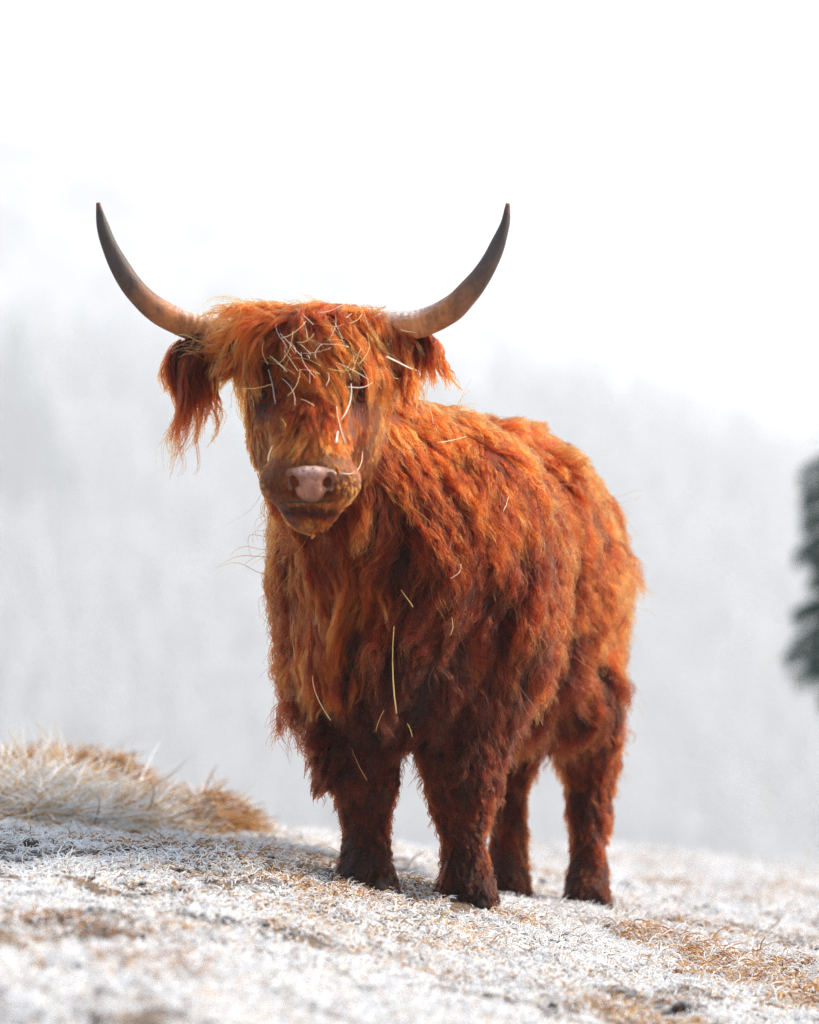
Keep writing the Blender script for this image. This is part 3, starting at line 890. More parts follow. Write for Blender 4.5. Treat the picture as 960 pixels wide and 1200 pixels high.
# beard / dewlap fringe under the chin
bx = rr.normal(size=70) * .034 - .168; bz = rr.uniform(.56, .80, 70)
by = np.full(70, -.75)
for k in range(40):
    q = np.stack([bx, by, bz], -1); by = by + np.maximum(SD(q), 0) * .7
br = np.stack([bx, by, bz], -1)
def flow_down(p, nn): return np.tile(np.array([[0.0, -.05, -1.0]], np.float32), (len(p), 1))
sup = grow(br, rr.uniform(.12, .2, 70), nrm(np.stack([rr.normal(size=70) * .2, -.5 + 0 * bx, -.6 + 0 * bx], -1)), 14, flow_down, .3, .6,
           rr.uniform(.03, .06, 70), [(.22, n_mid), (.15, n_small)])
strands_from('dewlap_fringe', sup, br, cow, 41, .50 + .12 * sstep(.58, .76, br[:, 2]), nmid=7, nfine=26, spread=.014, wave=.07, frizz=.08, clump=.85)

# ---- nose pad with nostrils
h = .0022
plo = NP - np.array([.07, .05, .055]); pn = (np.array([.14, .11, .105]) / h).astype(int)
gx = [plo[i] + h * np.arange(pn[i]) for i in range(3)]
Q = np.stack(np.meshgrid(*gx, indexing='ij'), -1).astype(np.float32)
d = sd_ell(Q, NP + np.array([0, .034, .004]), (.045, .042, .030))
d = smin(d, sd_ell(Q, NP + np.array([0, .030, -.012]), (.037, .038, .032)), .012)
for s in (-1, 1):
    d = smin(d, sd_cone(Q, NP + np.array([s * .012, .004, .021]), NP + np.array([s * .040, .012, .019]), .012, .010), .014)   # wings
    d = smin(d, sd_cone(Q, NP + np.array([s * .047, .016, .014]), NP + np.array([s * .044, .018, -.014]), .008, .007), .010)
q2 = SineNoise(9, 160.0)(Q.reshape(-1, 3)).reshape(Q.shape)[..., 0]
d = d + .0006 * q2
for s in (-1, 1):
    cutn = smin(sd_cone(Q, NP + np.array([s * .042, -.002, .008]), NP + np.array([s * .028, -.006, -.014]), .0125, .0095),
                sd_cone(Q, NP + np.array([s * .038, -.004, -.004]), NP + np.array([s * .028, .035, .0]), .009, .008), .006)
    d = np.maximum(d, -cutn)
PV, PF = surface_nets(d, plo, h)
m, t, b = new_mat('bare_nose_skin')
geo = t.nodes.new('ShaderNodeNewGeometry')
tc = t.nodes.new('ShaderNodeTexCoord').outputs['Object']
base = ramp(t, [(0.35, (.26, .085, .045)), (0.65, (.43, .18, .11))], noise_node(t, 38, 4, .6, tc))
spots = ramp(t, [(0.56, (0, 0, 0)), (0.62, (1, 1, 1))], noise_node(t, 120, 3, .7, tc))
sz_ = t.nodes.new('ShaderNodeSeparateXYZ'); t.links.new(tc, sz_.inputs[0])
base = mix_col(t, ramp(t, [(.45, (0, 0, 0)), (.8, (1, 1, 1))], math_node(t, 'ADD', math_node(t, 'MULTIPLY', sz_.outputs['Z'], 20), .25)), base, (.66, .42, .36))  # pale top band: frost and light put into the skin colour
c1 = mix_col(t, math_node(t, 'MULTIPLY', spots, .75), base, (.08, .035, .025))
c1 = mix_col(t, attr(t, 'rim'), c1, (.16, .045, .018))
nos = attr(t, 'nostril')
t.links.new(mix_col(t, nos, c1, (.03, .012, .01)), b.inputs['Base Color'])
b.inputs['Roughness'].default_value = .33; b.inputs['Subsurface Weight'].default_value = .12
b.inputs['Subsurface Radius'].default_value = (.01, .004, .002); b.inputs['Subsurface Scale'].default_value = .5
v = t.nodes.new('ShaderNodeTexVoronoi'); v.inputs['Scale'].default_value = 330; t.links.new(tc, v.inputs['Vector'])
bump(t, b, v.outputs['Distance'], .35, .002)
nv = np.zeros(len(PV))
for s in (-1, 1):
    nv = np.maximum(nv, sstep(.021, .010, np.linalg.norm(PV - (NP + np.array([s * .033, .016, -.003])), axis=-1)))
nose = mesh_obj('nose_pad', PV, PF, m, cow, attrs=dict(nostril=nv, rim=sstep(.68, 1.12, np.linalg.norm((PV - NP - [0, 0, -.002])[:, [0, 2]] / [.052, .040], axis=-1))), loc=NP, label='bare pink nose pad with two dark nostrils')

# ---- eyes
m, t, b = new_mat('dark_eye'); b.inputs['Base Color'].default_value = (.012, .006, .004, 1); b.inputs['Roughness'].default_value = .06; b.inputs['Specular IOR Level'].default_value = .18
def ball(c, r, seg=20, rings=12):
    V = [c + np.array([0, 0, r[2]])]
    for i in range(1, rings):
        a = math.pi * i / rings
        for j in range(seg):
            q = 2 * math.pi * j / seg
            V.append(c + np.array([r[0] * math.sin(a) * math.cos(q), r[1] * math.sin(a) * math.sin(q), r[2] * math.cos(a)]))
    V.append(c - np.array([0, 0, r[2]])); F = []
    for j in range(seg):
        k = (j + 1) % seg
        F.append([0, 1 + j, 1 + k]); F.append([len(V) - 1, 1 + (rings - 2) * seg + k, 1 + (rings - 2) * seg + j])
        for i in range(rings - 2):
            F.append([1 + i * seg + j, 1 + (i + 1) * seg + j, 1 + (i + 1) * seg + k, 1 + i * seg + k])
    return np.array(V), F
for c in EYES:
    nn = SN(c[None])[0]
    V, F = ball(c - nn * .007, (.019, .018, .016))
    e = mesh_obj('eye', V, F, m, cow, loc=c)
    # lids: a torus-like rim of dark skin
    V = []; F = []; seg, tub = 26, 8
    e1 = nrm(np.cross(nn, [0, 0, 1.0])); e2 = np.cross(e1, nn)
    for i in range(seg):
        a = 2 * math.pi * i / seg
        cc = c + nn * .004 + e1 * .021 * math.cos(a) + e2 * .0145 * math.sin(a)
        rad_ = nrm(e1 * math.cos(a) + e2 * math.sin(a))
        for j in range(tub):
            bq = 2 * math.pi * j / tub
            V.append(cc + (rad_ * math.cos(bq) + nn * math.sin(bq)) * (.0060 + .0035 * (math.sin(a) > 0)))
    for i in range(seg):
        for j in range(tub):
            F.append([i * tub + j, ((i + 1) % seg) * tub + j, ((i + 1) % seg) * tub + (j + 1) % tub, i * tub + (j + 1) % tub])
    mesh_obj('eyelid', V, F, M_skin, e)

# ---- dark lips along the mouth line
lipc = np.array([[HX + a_, -.74 + 7.5 * a_ * a_, .889 + b_] for a_, b_ in ((-.080, .010), (-.060, .004), (-.032, 0), (0, -.001), (.032, 0), (.060, .004), (.080, .010))])
for k in range(25): lipc = lipc - SN(lipc) * (SD(lipc) - .001)[:, None] * .7
m, t, b = new_mat('lip_skin'); b.inputs['Base Color'].default_value = (.018, .009, .007, 1); b.inputs['Roughness'].default_value = .45
LIP_M = m
# ---- horns
def sweep(path, rad, seg=24, fine=60, squash=1.0):
    path = np.asarray(path, float); rad = np.asarray(rad, float)
    # Catmull-Rom resample
    Kp = len(path); u = np.linspace(0, Kp - 1, fine)
    ext = np.vstack([2 * path[0] - path[1], path, 2 * path[-1] - path[-2]]); er = np.concatenate([[rad[0]], rad, [rad[-1]]])
    out = []; ro = []
    for q in u:
        i = min(int(q), Kp - 2); f = q - i
        p0, p1, p2, p3 = ext[i:i + 4]
        out.append(.5 * ((2 * p1) + (-p0 + p2) * f + (2 * p0 - 5 * p1 + 4 * p2 - p3) * f * f + (-p0 + 3 * p1 - 3 * p2 + p3) * f ** 3))
        ro.append(er[i + 1] * (1 - f) + er[i + 2] * f)
    out = np.array(out); V = []; F = []; at = []
    up = np.array([0, -1.0, .1])
    for i in range(fine):
        tg = nrm(out[min(i + 1, fine - 1)] - out[max(i - 1, 0)])
        a = nrm(np.cross(tg, up)); b2 = np.cross(a, tg)
        for j in range(seg):
            q = 2 * math.pi * j / seg
            V.append(out[i] + ro[i] * (a * math.cos(q) + b2 * math.sin(q) * squash)); at.append(i / (fine - 1))
    for i in range(fine - 1):
        for j in range(seg):
            k = (j + 1) % seg
            F.append([i * seg + j, i * seg + k, (i + 1) * seg + k, (i + 1) * seg + j])
    F.append([(fine - 1) * seg + j for j in range(seg)]); F.append([j for j in range(seg)][::-1])
    return np.array(V), F, at
m, t, b = new_mat('horn')
tc = t.nodes.new('ShaderNodeTexCoord').outputs['Object']
al = attr(t, 'along')
wob = math_node(t, 'ADD', al, math_node(t, 'MULTIPLY', math_node(t, 'SUBTRACT', noise_node(t, 22, 5, .7, tc), .5), .35))
col = ramp(t, [(0.0, (.60, .30, .18)), (.20, (.58, .23, .085)), (.40, (.45, .16, .05)), (.54, (.19, .09, .05)), (.68, (.075, .055, .05)), (.93, (.045, .034, .03)), (1.0, (.16, .06, .04))], wob)
mp_ = t.nodes.new('ShaderNodeMapping'); mp_.inputs['Scale'].default_value = (1.0, 1.0, .45); mp_.inputs['Rotation'].default_value = (0, .7, 0); t.links.new(tc, mp_.inputs['Vector'])
stain = ramp(t, [(.44, (0, 0, 0)), (.66, (1, 1, 1))], noise_node(t, 34, 8, .8, mp_.outputs[0]))
col = mix_col(t, math_node(t, 'MULTIPLY', stain, .75), col, (.05, .03, .022))
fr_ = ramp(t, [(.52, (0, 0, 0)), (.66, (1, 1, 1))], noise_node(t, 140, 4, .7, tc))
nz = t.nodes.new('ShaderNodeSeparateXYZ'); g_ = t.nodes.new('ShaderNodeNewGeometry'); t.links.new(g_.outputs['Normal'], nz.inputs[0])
sky_topf = ramp(t, [(.25, (0, 0, 0)), (.8, (1, 1, 1))], nz.outputs['Z'])
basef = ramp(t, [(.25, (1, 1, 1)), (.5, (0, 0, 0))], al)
frost = math_node(t, 'MULTIPLY', math_node(t, 'MULTIPLY', sky_topf, basef), math_node(t, 'ADD', fr_, .35))  # base frost plus the sky's highlight on upward faces, put into the colour
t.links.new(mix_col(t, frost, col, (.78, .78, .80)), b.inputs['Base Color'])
b.inputs['Roughness'].default_value = .5; b.inputs['Specular IOR Level'].default_value = .3
rg_ = math_node(t, 'MULTIPLY', math_node(t, 'SINE', math_node(t, 'ADD', math_node(t, 'MULTIPLY', al, 150), math_node(t, 'MULTIPLY', noise_node(t, 14, 3, .6, tc), 9)), 0), math_node(t, 'MULTIPLY', basef, .25))
bump(t, b, math_node(t, 'ADD', noise_node(t, 60, 6, .7, tc), rg_), .6, .005)
V, F, at = sweep(lipc, np.array([.002, .0035, .0045, .005, .0045, .0035, .002]), seg=10, fine=30)
mesh_obj('lips', V + [0, .001, 0], F, LIP_M, cow, loc=lipc[3])
YH = -.37
def hp(px, py, y): return P(px, py, y)
left = [hp(285, 382, YH + .03), hp(256, 385, YH), hp(225, 382, YH - .01), hp(188, 366, YH - .03), hp(157, 338, YH - .05), hp(134, 301, YH - .06), hp(120, 264, YH - .06), hp(115, 238, YH - .055)]
right = [hp(445, 385, YH + .03), hp(472, 382, YH), hp(500, 377, YH - .01), hp(530, 361, YH - .03), hp(556, 334, YH - .05), hp(576, 303, YH - .06), hp(590, 268, YH - .06), hp(596, 239, YH - .055)]
rl = np.array([18, 17.5, 16.5, 15.5, 13, 10, 6.8, 2.4]) * 7.6 / FPX
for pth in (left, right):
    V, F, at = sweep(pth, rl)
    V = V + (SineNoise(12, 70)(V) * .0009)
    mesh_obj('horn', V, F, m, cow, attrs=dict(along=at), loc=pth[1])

# ---- ears (flat leaf-shaped, hanging out sideways below the horns) with long fringes
def ear(path, widths, droop, seed, fr_len, tone, n_g):
    path = np.asarray(path, float); K = len(path); V = []; F = []; cols = 7
    for i in range(K):
        tg = nrm(path[min(i + 1, K - 1)] - path[max(i - 1, 0)])
        wd = nrm(np.cross(tg, np.array([0, -1.0, .15])))
        for side_ in (0, 1):
            for j in range(cols):
                q = (j / (cols - 1) - .5) * 2
                V.append(path[i] + wd * q * widths[i] + np.array([0, (1 - q * q) * .022 + side_ * .006, 0]))
    st = 2 * cols
    for i in range(K - 1):
        for j in range(cols - 1):
            F.append([i * st + j, i * st + j + 1, (i + 1) * st + j + 1, (i + 1) * st + j])
            F.append([i * st + cols + j + 1, i * st + cols + j, (i + 1) * st + cols + j, (i + 1) * st + cols + j + 1])
        for e0, e1 in ((0, cols), (2 * cols - 1, cols - 1)):
            F.append([i * st + e0, (i + 1) * st + e0, (i + 1) * st + e1, i * st + e1])
    for i, rev in ((0, False), (K - 1, True)):
        for j in range(cols - 1):
            q = [i * st + j, i * st + cols + j, i * st + cols + j + 1, i * st + j + 1]
            F.append(q[::-1] if rev else q)
    e = mesh_obj('ear', V, F, M_skin, cow, loc=path[0])
    r = np.random.default_rng(seed); V = np.array(V)
    gi = r.integers(0, K, n_g); gj = r.random(n_g)
    tt = r.random(n_g) ** .75 * (K - 1); ii = np.minimum(tt.astype(int), K - 2); f = (tt - ii)[:, None]
    base = path[ii] * (1 - f) + path[ii + 1] * f
    wv = np.array(widths)[ii] * (1 - f[:, 0]) + np.array(widths)[ii + 1] * f[:, 0]
    vq = r.uniform(-1, 1, n_g)
    roots = base + np.stack([0 * vq, r.uniform(-.012, .012, n_g), -vq * wv * .9], -1)
    out = nrm(path[-1] - path[0])
    d0 = nrm(out[None] * .9 + np.stack([0 * vq, -.5 + r.normal(size=n_g) * .35, .10 - .3 * (vq > 0) + r.normal(size=n_g) * .20], -1))
    Lg = fr_len(tt / (K - 1)) * r.uniform(.55, 1.2, n_g)
    Kc = 15; pts = np.empty((n_g, Kc + 1, 3)); pts[:, 0] = roots; p = roots.copy(); d = d0
    ns = SineNoise(seed, 18); ns2 = SineNoise(seed + 1, 50)
    for k in range(Kc):
        d = nrm(d * .84 + np.array([0, 0, -droop]) + .13 * ns(p) + .10 * ns2(p)); p = p + d * (Lg / Kc)[:, None]; pts[:, k + 1] = p
    strands_from('ear_hair', pts, roots, e, seed + 2, tone, nmid=5, nfine=16, spread=.006, wave=.06, frizz=.06, clump=.92, lenvar=.6)
ear([hp(275, 400, -.37), hp(258, 403, -.38), hp(240, 407, -.385), hp(222, 410, -.39), hp(206, 413, -.39)], [.020, .034, .036, .028, .008], .42, 51,
    lambda s: .11 + .05 * s * (1 - s) * 4 + .15 * (s < .45), .42, 90)
ear([hp(452, 405, -.37), hp(466, 403, -.37), hp(479, 402, -.355), hp(491, 402, -.34), hp(501, 404, -.33)], [.020, .030, .032, .024, .008], .26, 61,
    lambda s: .075 + .05 * s + .13 * (s < .35), .50, 56)

# ---- matted tuft sticking out at the knee of the leg on the left
kt = np.array([-.175, -.10, .30]) + np.random.default_rng(81).normal(size=(34, 3)) * [.012, .014, .022]
for k in range(20): kt = kt - SN(kt) * SD(kt)[:, None] * .8
r_ = np.random.default_rng(82)
ktp = grow(kt, r_.uniform(.05, .10, 34), nrm(np.stack([-.9 + .2 * r_.normal(size=34), -.3 + .2 * r_.normal(size=34), .05 + .25 * r_.normal(size=34)], -1)), 10,
           flow_down, .12, .9, np.full(34, .004), [(.2, n_small)])
strands_from('knee_tuft', ktp, kt, cow, 83, .20, nmid=4, nfine=14, spread=.005, wave=.05, frizz=.1, clump=.85)

# ---- hooves: two claws a foot
m, t, b = new_mat('hoof_horn')
t.links.new(ramp(t, [(.35, (.010, .007, .006)), (.7, (.035, .022, .016))], noise_node(t, 60)), b.inputs['Base Color']); b.inputs['Roughness'].default_value = .8; b.inputs['Specular IOR Level'].default_value = .2
for L in LEGS:
    f = np.array(L['pts'][4]); zg = float(ground_h(f[0], f[1], False))
    V = []; F = []
    for s in (-1, 1):
        o = len(V)
        for k, (zz_, rx, ry, dy) in enumerate(((-.012, .028, .050, -.018), (.0, .029, .050, -.018), (.022, .026, .043, -.010), (.05, .022, .032, .0))):
            for j in range(14):
                a = 2 * math.pi * j / 14
                V.append([f[0] + s * .029 + rx * math.cos(a), f[1] + dy + ry * math.sin(a) * (1.25 if math.sin(a) < 0 else .8), zg + zz_ * .75])
        for k in range(3):
            for j in range(14):
                F.append([o + k * 14 + j, o + k * 14 + (j + 1) % 14, o + (k + 1) * 14 + (j + 1) % 14, o + (k + 1) * 14 + j])
        F.append([o + j for j in range(14)][::-1]); F.append([o + 42 + j for j in range(14)])
    mesh_obj('hoof', V, F, m, cow, loc=(f[0], f[1], zg))

# ---- tail, behind the rump
tp = [B(1.50, 0, .98), B(1.57, 0, .90), B(1.58, .0, .70), B(1.57, .01, .48), B(1.56, .0, .36)]
V, F, at = sweep(tp, [.035, .03, .022, .018, .012], seg=12, fine=24)
tail = mesh_obj('tail', V, F, M_skin, cow, loc=tp[0])
r_ = np.random.default_rng(71); tt = r_.uniform(0, 3.99, 90); ii = tt.astype(int); f = (tt - ii)[:, None]
tpa = np.array(tp); roots = tpa[ii] * (1 - f) + tpa[ii + 1] * f
pts = roots[:, None] + np.array([0, 0, -1.0]) * (np.linspace(0, 1, 12)[None, :, None] * r_.uniform(.12, .25, (90, 1, 1))) + np.cumsum(r_.normal(size=(90, 12, 3)) * .006, axis=1)
strands_from('tail_hair', pts, roots, tail, 72, .45, nmid=5, nfine=14, spread=.014, wave=.05)

# ================================================================ straws caught in the coat
def straw_at(px, py, ang, ln, tone, label, group=None, off=.055, r0=.0011, bend=.1, seed=0, name='straw'):
    """a straw lying on the hair where the photograph shows its middle; ang = tilt in the picture plane, ln in px"""
    r = np.random.default_rng(seed)
    dx, dy = math.cos(R(ang)) * ln / 2, -math.sin(R(ang)) * ln / 2
    pth = []
    bx_ = -dy * bend * r.choice([-1, 1]) * 2; by_ = dx * bend * 2
    for s in np.linspace(-1, 1, 6):
        q = ray_hit(px + dx * s + bx_ * (1 - s * s), py + dy * s + by_ * (1 - s * s), off)
        if q is None: continue
        pth.append(q)
    if len(pth) < 3: return
    pth = np.array(pth); mid = pth.mean(0)
    ylin = np.linspace(pth[0, 1], pth[-1, 1], len(pth)); pth[:, 1] = .4 * pth[:, 1] + .6 * ylin - .004
    kn = r.integers(1, len(pth) - 1); pth[kn:] += (r.normal(size=3) * [.0016, .001, .0016])[None] * np.arange(1, len(pth) - kn + 1)[:, None]
    V, F = tube(pth, r0, r0 * .6, 5)
    o = mesh_obj(name, V, F, M_straw, None, attrs=dict(tone=np.full(len(V), tone)), loc=mid, label=label, cat='straw')
    if group: o['group'] = group
r = np.random.default_rng(600)
SL = 'thin pale straw or grass bit tangled in the forelock between the horns'
seen_ = set()
for i in range(80):
    px = 365 + r.normal() * 58; py = 408 + r.normal() * 30
    an_ = (r.choice([55, 100, 20, 140]) + r.normal() * 22) % 180; ln_ = r.uniform(8, 42); tn_ = r.choice([.72, .85, .66, .6, .95])
    hor = 'far left' if px < 300 else 'left' if px < 345 else 'middle' if px < 385 else 'right' if px < 430 else 'far right'
    ver = 'crown' if py < 385 else 'upper fringe' if py < 408 else 'lower fringe' if py < 435 else 'brow fringe'
    SL = '%s %s straw %s, %s %s of the forelock' % (
        'tiny' if ln_ < 16 else 'short' if ln_ < 28 else 'long', 'white' if tn_ > .8 else 'cream' if tn_ > .65 else 'tan',
        'lying level' if an_ < 18 or an_ > 162 else 'rising to the right' if an_ < 72 else 'standing upright' if an_ < 108 else 'rising to the left', hor, ver)
    if SL in seen_: continue
    seen_.add(SL)
    straw_at(px, py, an_, ln_, tn_, SL,
             'straw bits tangled in the forelock', off=r.uniform(.034, .052), r0=r.uniform(.0003, .0009), bend=r.uniform(0, .18), seed=700 + i)
one = [
    (463, 786, 92, 100, .62, 'long yellow straw hanging upright in the middle of the chest', .085, .0017, .03),
    (378, 820, 112, 52, .75, 'curved pale straw hanging on the left side of the chest', .08, .0012, .12),
    (400, 498, 103, 42, .80, 'white straw hanging down the face below the forelock centre', .03, .0012, .05),
    (406, 470, 75, 46, .88, 'bent pale yellow straw hanging beside the right eye', .045, .0015, .1),
    (292, 452, 0, 58, .62, 'long tan straw lying level across the left brow', .05, .0010, .06),
    (396, 512, 75, 14, .9, 'tiny pale husk stuck on the face above the right nostril', .03, .003, .02),
    (478, 700, 118, 26, .6, 'short tan straw on the right of the chest', .085, .0011, .02),
    (531, 733, 76, 24, .6, 'short straw on the shoulder above the right front leg', .085, .0011, .02),
    (533, 668, 65, 22, .8, 'small curled pale straw on the right shoulder', .085, .0011, .2),
    (420, 895, 118, 44, .3, 'thin reddish stem on the left front leg', .05, .0010, .03),
    (472, 425, -20, 40, .95, 'thick white grass blade under the right horn', .05, .0020, .05),
    (318, 530, 70, 22, .85, 'small white straw on the left cheek above the muzzle', .02, .0011, .1),
    (412, 545, 40, 30, .85, 'curled white straw just above the right side of the nose', .02, .0010, .3),
    (530, 515, 12, 34, .8, 'pale straw lying on the neck behind the right ear', .07, .0009, .03),
    (595, 590, 60, 22, .8, 'pale straw on the side behind the shoulder', .08, .0009, .03),
    (500, 480, 115, 36, .8, 'thin pale hair-like straw on the withers', .06, .0008, .1),
    (445, 845, 70, 26, .6, 'thin straw on the lower chest between the front legs', .07, .0009, .05),
    (480, 855, 110, 18, .6, 'very short straw on the lower chest right of the centre', .07, .0009, .05)]
for i, (px, py, an, ln, tn, lab, off, r0, bd) in enumerate(one):
    straw_at(px, py, an, ln, tn, lab, None, off, r0, bd, 800 + i)

# ================================================================ the misty valley beyond
def ridge_near(x):
    xp = [-620, -200, -116, 0, 63, 92, 116, 200, 620]; zp = [95, 84, 74, 56, 53, 42, 34, 16, 0]
    return np.interp(x, xp, zp)
def ridge_far(x):
    xp = [-620, -220, -151, 0, 100, 151, 260, 620]; zp = [150, 185, 173, 115, 79, 62, 40, 10]
    return np.interp(x, xp, zp)
def slope_sheet(name, y0, y1, y2, ridge, seed, mat, label, zf=-62, nx=150, ny=70):
    X, Y = np.meshgrid(np.linspace(-585, 585, nx), np.concatenate([np.linspace(y0, y1, ny), np.linspace(y1 + 8, y2, 8)]), indexing='ij')
    s = np.clip((Y - y0) / (y1 - y0), 0, 1); rz = ridge(X) + 5 * fbm2(X, Y, .018, seed, 3)
    Z = zf - 3 + (rz - zf + 3) * (s ** .95) + 3 * fbm2(X, Y, .02, seed + 2, 4) * np.sin(s * math.pi) 
    Z = Z - np.maximum(Y - y1, 0) * .35
    I = np.arange(X.size).reshape(X.shape)
    F = np.stack([I[:-1, :-1], I[1:, :-1], I[1:, 1:], I[:-1, 1:]], -1).reshape(-1, 4)
    mesh_obj(name, np.stack([X, Y, Z], -1).reshape(-1, 3), F, mat, kind='structure', label=label)
    return X, Y, Z
m, t, b = new_mat('frost_mist_hill')
tc = t.nodes.new('ShaderNodeTexCoord').outputs['Object']
t.links.new(ramp(t, [(.36, (.32, .34, .36)), (.52, (.36, .38, .40)), (.70, (.40, .42, .45))], noise_node(t, .03, 7, .68, tc)), b.inputs['Base Color']); b.inputs['Roughness'].default_value = .95  # paler than frost alone: mist is partly put into the colour
M_hill = m
m, t, b = new_mat('far_forest_slope')
tc = t.nodes.new('ShaderNodeTexCoord').outputs['Object']
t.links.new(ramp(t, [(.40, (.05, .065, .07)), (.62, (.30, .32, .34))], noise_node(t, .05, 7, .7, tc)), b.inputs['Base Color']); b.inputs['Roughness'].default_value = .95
M_far = m
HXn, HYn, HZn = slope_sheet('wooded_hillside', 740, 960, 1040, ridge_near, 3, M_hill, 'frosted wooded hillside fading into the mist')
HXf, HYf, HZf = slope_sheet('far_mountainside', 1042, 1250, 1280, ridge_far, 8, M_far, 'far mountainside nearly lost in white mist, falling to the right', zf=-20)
from bisect import bisect
def sheet_z(X, Y, Z, x, y):
    xs_ = X[:, 0]; ys_ = Y[0]
    i = np.clip(np.searchsorted(xs_, x) - 1, 0, len(xs_) - 2); j = np.clip(np.searchsorted(ys_, y) - 1, 0, len(ys_) - 2)
    fx = (x - xs_[i]) / (xs_[i + 1] - xs_[i]); fy = (y - ys_[j]) / (ys_[j + 1] - ys_[j])
    return (Z[i, j] * (1 - fx) + Z[i + 1, j] * fx) * (1 - fy) + (Z[i, j + 1] * (1 - fx) + Z[i + 1, j + 1] * fx) * fy

m, t, b = new_mat('frost_mist_needles')
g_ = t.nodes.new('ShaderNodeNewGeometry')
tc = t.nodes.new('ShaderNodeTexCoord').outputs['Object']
t.links.new(ramp(t, [(.40, (.18, .21, .22)), (.60, (.48, .51, .53))], noise_node(t, .8, 5, .7, tc)), b.inputs['Base Color']); b.inputs['Roughness'].default_value = .9  # frost on the needles, lightened further by mist put into the colour
M_far_needle = m
m, t, b = new_mat('spruce_needles')
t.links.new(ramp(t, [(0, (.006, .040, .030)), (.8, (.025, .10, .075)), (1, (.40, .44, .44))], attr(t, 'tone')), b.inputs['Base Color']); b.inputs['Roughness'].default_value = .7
M_ndl = m
def far_conifer(x, y, z, h, rw, seed, tiers=9, seg=9):
    """ragged tiers of boughs, each bough a tapering drooping blade"""
    r = np.random.default_rng(seed); V = []; F = []
    for k in range(tiers):
        s = k / tiers; zz_ = z + h * (.10 + .88 * s); rr_ = rw * (1 - s) ** .85 * r.uniform(.8, 1.15); n_ = seg
        a0 = r.uniform(0, 6.28)
        for j in range(n_):
            a = a0 + 6.283 * j / n_ + r.normal() * .15; q = rr_ * r.uniform(.6, 1.15); o = len(V); wd = .42 * q
            ca, sa = math.cos(a), math.sin(a)
            V += [[x, y, zz_ + h * .10], [x + ca * q * .6 - sa * wd, y + sa * q * .6 + ca * wd, zz_ + h * .01], [x + ca * q, y + sa * q, zz_ - h * .045], [x + ca * q * .6 + sa * wd, y + sa * q * .6 - ca * wd, zz_ + h * .01]]
            F += [[o, o + 1, o + 2], [o, o + 2, o + 3]]
    o = len(V)
    for j in range(5):
        a = 6.283 * j / 5; V += [[x + .25 * math.cos(a), y + .25 * math.sin(a), z - 2]]
    V.append([x, y, z + h])
    F += [[o + j, o + (j + 1) % 5, o + 5] for j in range(5)]
    return V, F
r = np.random.default_rng(650); parts = []
cnt = 0
while cnt < 3600:
    x = r.uniform(-230, 230); y = r.uniform(750, 962)
    dn = fbm2(np.array([x]), np.array([y]), .012, 77, 3)[0]
    ridge_b = .28 if y > 930 else 0
    
    if r.random() < .6 and abs(x) > 160: continue
    z = float(sheet_z(HXn, HYn, HZn, x, y)); h = r.uniform(11, 22)
    parts.append(far_conifer(x, y, z - .5, h, h * .17, int(r.integers(1e9)), 7, 7)); cnt += 1
V, F = join(parts)
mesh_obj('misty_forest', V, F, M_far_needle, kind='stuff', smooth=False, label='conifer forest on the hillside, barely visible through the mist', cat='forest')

for (px, top, bot, d, lab) in [(18, 365, 600, 430, 'tall pale grey conifer at the left edge, faint in the mist'),
                               (52, 450, 620, 400, 'shorter misty conifer just right of the tall one at the left edge'),
                               (742, 425, 540, 640, 'single conifer standing highest on the misty ridge right of the cow'),
                               (862, 466, 560, 640, 'conifer on the misty ridge nearest the dark spruce')]:
    for y in np.arange(750, 960, 2.0):
        p = P(px, bot, y)
        if float(sheet_z(HXn, HYn, HZn, p[0], y)) > p[2]: break
    d = y + 8; h = (bot - top) * d / FPX
    root = empty('misty_conifer', p, lab, 'tree')
    V, F = far_conifer(p[0], p[1], p[2], h, h * (.34 if px < 100 else .2), int(px * 7 + 999), 12, 9)
    V = np.array(V)
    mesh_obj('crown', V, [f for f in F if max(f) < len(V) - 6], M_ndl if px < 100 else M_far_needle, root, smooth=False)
    tz = float(sheet_z(HXn, HYn, HZn, p[0], min(y, 960)))
    Vt, Ft = tube([[p[0], p[1], min(tz, p[2]) - 1], [p[0], p[1], p[2] + h * .5], [p[0], p[1], p[2] + h]], h * .018, .05, 7)
    mesh_obj('trunk', Vt, Ft, M_skin, root)

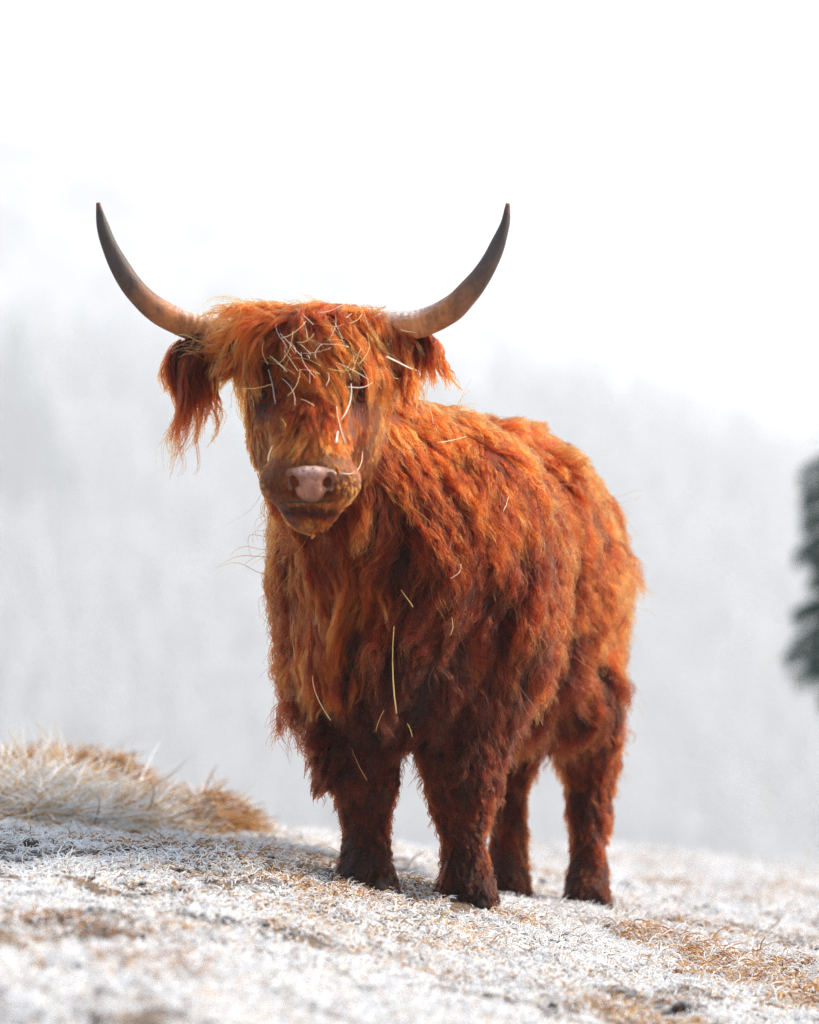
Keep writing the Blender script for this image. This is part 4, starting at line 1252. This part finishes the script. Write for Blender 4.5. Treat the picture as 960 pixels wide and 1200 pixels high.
# ---- the dark spruce at the right edge
m, t, b = new_mat('spruce_bark')
t.links.new(ramp(t, [(.35, (.04, .03, .025)), (.65, (.14, .11, .09))], noise_node(t, 9, 6, .7)), b.inputs['Base Color']); b.inputs['Roughness'].default_value = .9
M_bark = m
SY_ = 19.0; tx = P(1015, 700, SY_)[0]; zg = float(ground_h(tx, SY_, False))
spruce = empty('spruce_tree', (tx, SY_, zg), 'dark green spruce with drooping branches at the right edge of the picture', 'tree')
ztop = P(0, 500, SY_)[2]
V, F = tube([[tx, SY_, zg - .3], [tx + .03, SY_, (zg + ztop) / 2], [tx, SY_, ztop]], .11, .008, 10)
mesh_obj('trunk', V, F, M_bark, spruce)
r = np.random.default_rng(660)
Np = []; Nt = []
nb = 0
zz_ = zg + .5
while zz_ < ztop - .05:
    py = 700 - (zz_ - .7) * FPX / (SY_ + 8)
    reach = np.interp(py, [500, 530, 560, 590, 625, 655, 680, 715, 750, 785, 815, 860, 1000], [.06, .50, .50, .55, .56, .42, .50, .60, .62, .50, .25, .2, .2])
    for j in range(5):
        a = r.uniform(0, 6.283); L_ = reach * r.uniform(.75, 1.05)
        if j == 0: a = math.pi + r.normal() * .25; L_ = reach * r.uniform(.95, 1.06)
        r_dr = r.uniform(.5, 1.6)
        up = np.array([math.cos(a), math.sin(a), .38]); p = np.array([tx, SY_, zz_]); pth = [p]
        for k in range(6):
            p = p + np.array([up[0], up[1], r_dr * (.18 - .16 * k)]) * L_ / 6; pth.append(p)
        pth = np.array(pth)
        V, F = tube(pth, .012, .003, 4)
        mesh_obj('branch', V, F, M_bark, spruce); nb += 1
        nn_ = int(420 * L_ / .5); s = r.uniform(.12, 1, nn_) * 5.99; i = s.astype(int); f = (s - i)[:, None]
        q = pth[i] * (1 - f) + pth[np.minimum(i + 1, 6)] * f
        # side twigs: needles spread in a drooping fan round the limb
        lat = np.array([-math.sin(a), math.cos(a), 0]); wv = r.normal(size=nn_) * .07 * (1.1 - s / 7)
        q = q + lat * wv[:, None] + np.array([0, 0, -1.0]) * (np.abs(r.normal(size=nn_)) * .075)[:, None]
        dv = nrm(np.array([math.cos(a), math.sin(a), -.3]) * .6 + r.normal(size=(nn_, 3)) * .6) * r.uniform(.03, .06, (nn_, 1))
        Np.append(np.stack([q, q + dv * .5, q + dv + [0, 0, -.004]], 1)); Nt.append(np.clip(.4 + .25 * r.normal(size=nn_), 0, .9))
    zz_ += r.uniform(.12, .24)
Np = np.concatenate(Np)
curves_obj('needles', Np, np.tile(np.array([[.005, .0045, .0015]]), (len(Np), 1)), M_ndl, spruce, dict(tone=np.concatenate(Nt)), kind='stuff')
print('branches', nb, 'needles', len(Np))

# ---- bare frosted scrub on the valley side
m, t, b = new_mat('frosted_twigs'); b.inputs['Base Color'].default_value = (.30, .30, .31, 1); b.inputs['Roughness'].default_value = .9
M_scrub = m
r = np.random.default_rng(670); P_ = []; 
for k in range(420):
    x = r.uniform(-150, 150); y = r.uniform(742, 830)
    z = float(sheet_z(HXn, HYn, HZn, x, y)); hh = r.uniform(3, 9)
    n_ = 34; a = r.uniform(0, 6.283, n_); o = r.uniform(0, .45, n_) * hh
    base = np.array([x, y, z - .2]); mid = base + np.stack([np.cos(a) * o * .5, np.sin(a) * o * .5, hh * r.uniform(.3, .6, n_)], -1)
    tip = mid + np.stack([np.cos(a) * o * .6, np.sin(a) * o * .6, hh * r.uniform(.2, .5, n_)], -1)
    P_.append(np.stack([np.tile(base, (n_, 1)), mid, tip], 1))
P_ = np.concatenate(P_)
curves_obj('valley_scrub', P_, np.tile(np.array([[.16, .12, .03]]), (len(P_), 1)), M_scrub, None, dict(tone=np.zeros(len(P_))), kind='stuff', label='bare frosted bushes at the foot of the hillside', cat='bushes')

# ================================================================ haze
m = bpy.data.materials.new('mist'); m.use_nodes = True; t = m.node_tree; t.nodes.clear()
out = t.nodes.new('ShaderNodeOutputMaterial'); pv = t.nodes.new('ShaderNodeVolumePrincipled')
pv.inputs['Color'].default_value = (.94, .962, .995, 1); pv.inputs['Density'].default_value = HAZE
pv.inputs['Anisotropy'].default_value = .3
t.links.new(pv.outputs[0], out.inputs['Volume'])
x0, x1, y0, y1, z0, z1 = -600, 600, -100, 1300, -90, 200
V = [[x0, y0, z0], [x1, y0, z0], [x1, y1, z0], [x0, y1, z0], [x0, y0, z1], [x1, y0, z1], [x1, y1, z1], [x0, y1, z1]]
F = [[0, 3, 2, 1], [4, 5, 6, 7], [0, 1, 5, 4], [1, 2, 6, 5], [2, 3, 7, 6], [3, 0, 4, 7]]
mesh_obj('haze', V, F, m, smooth=False, kind='stuff', label='white morning mist filling the valley')
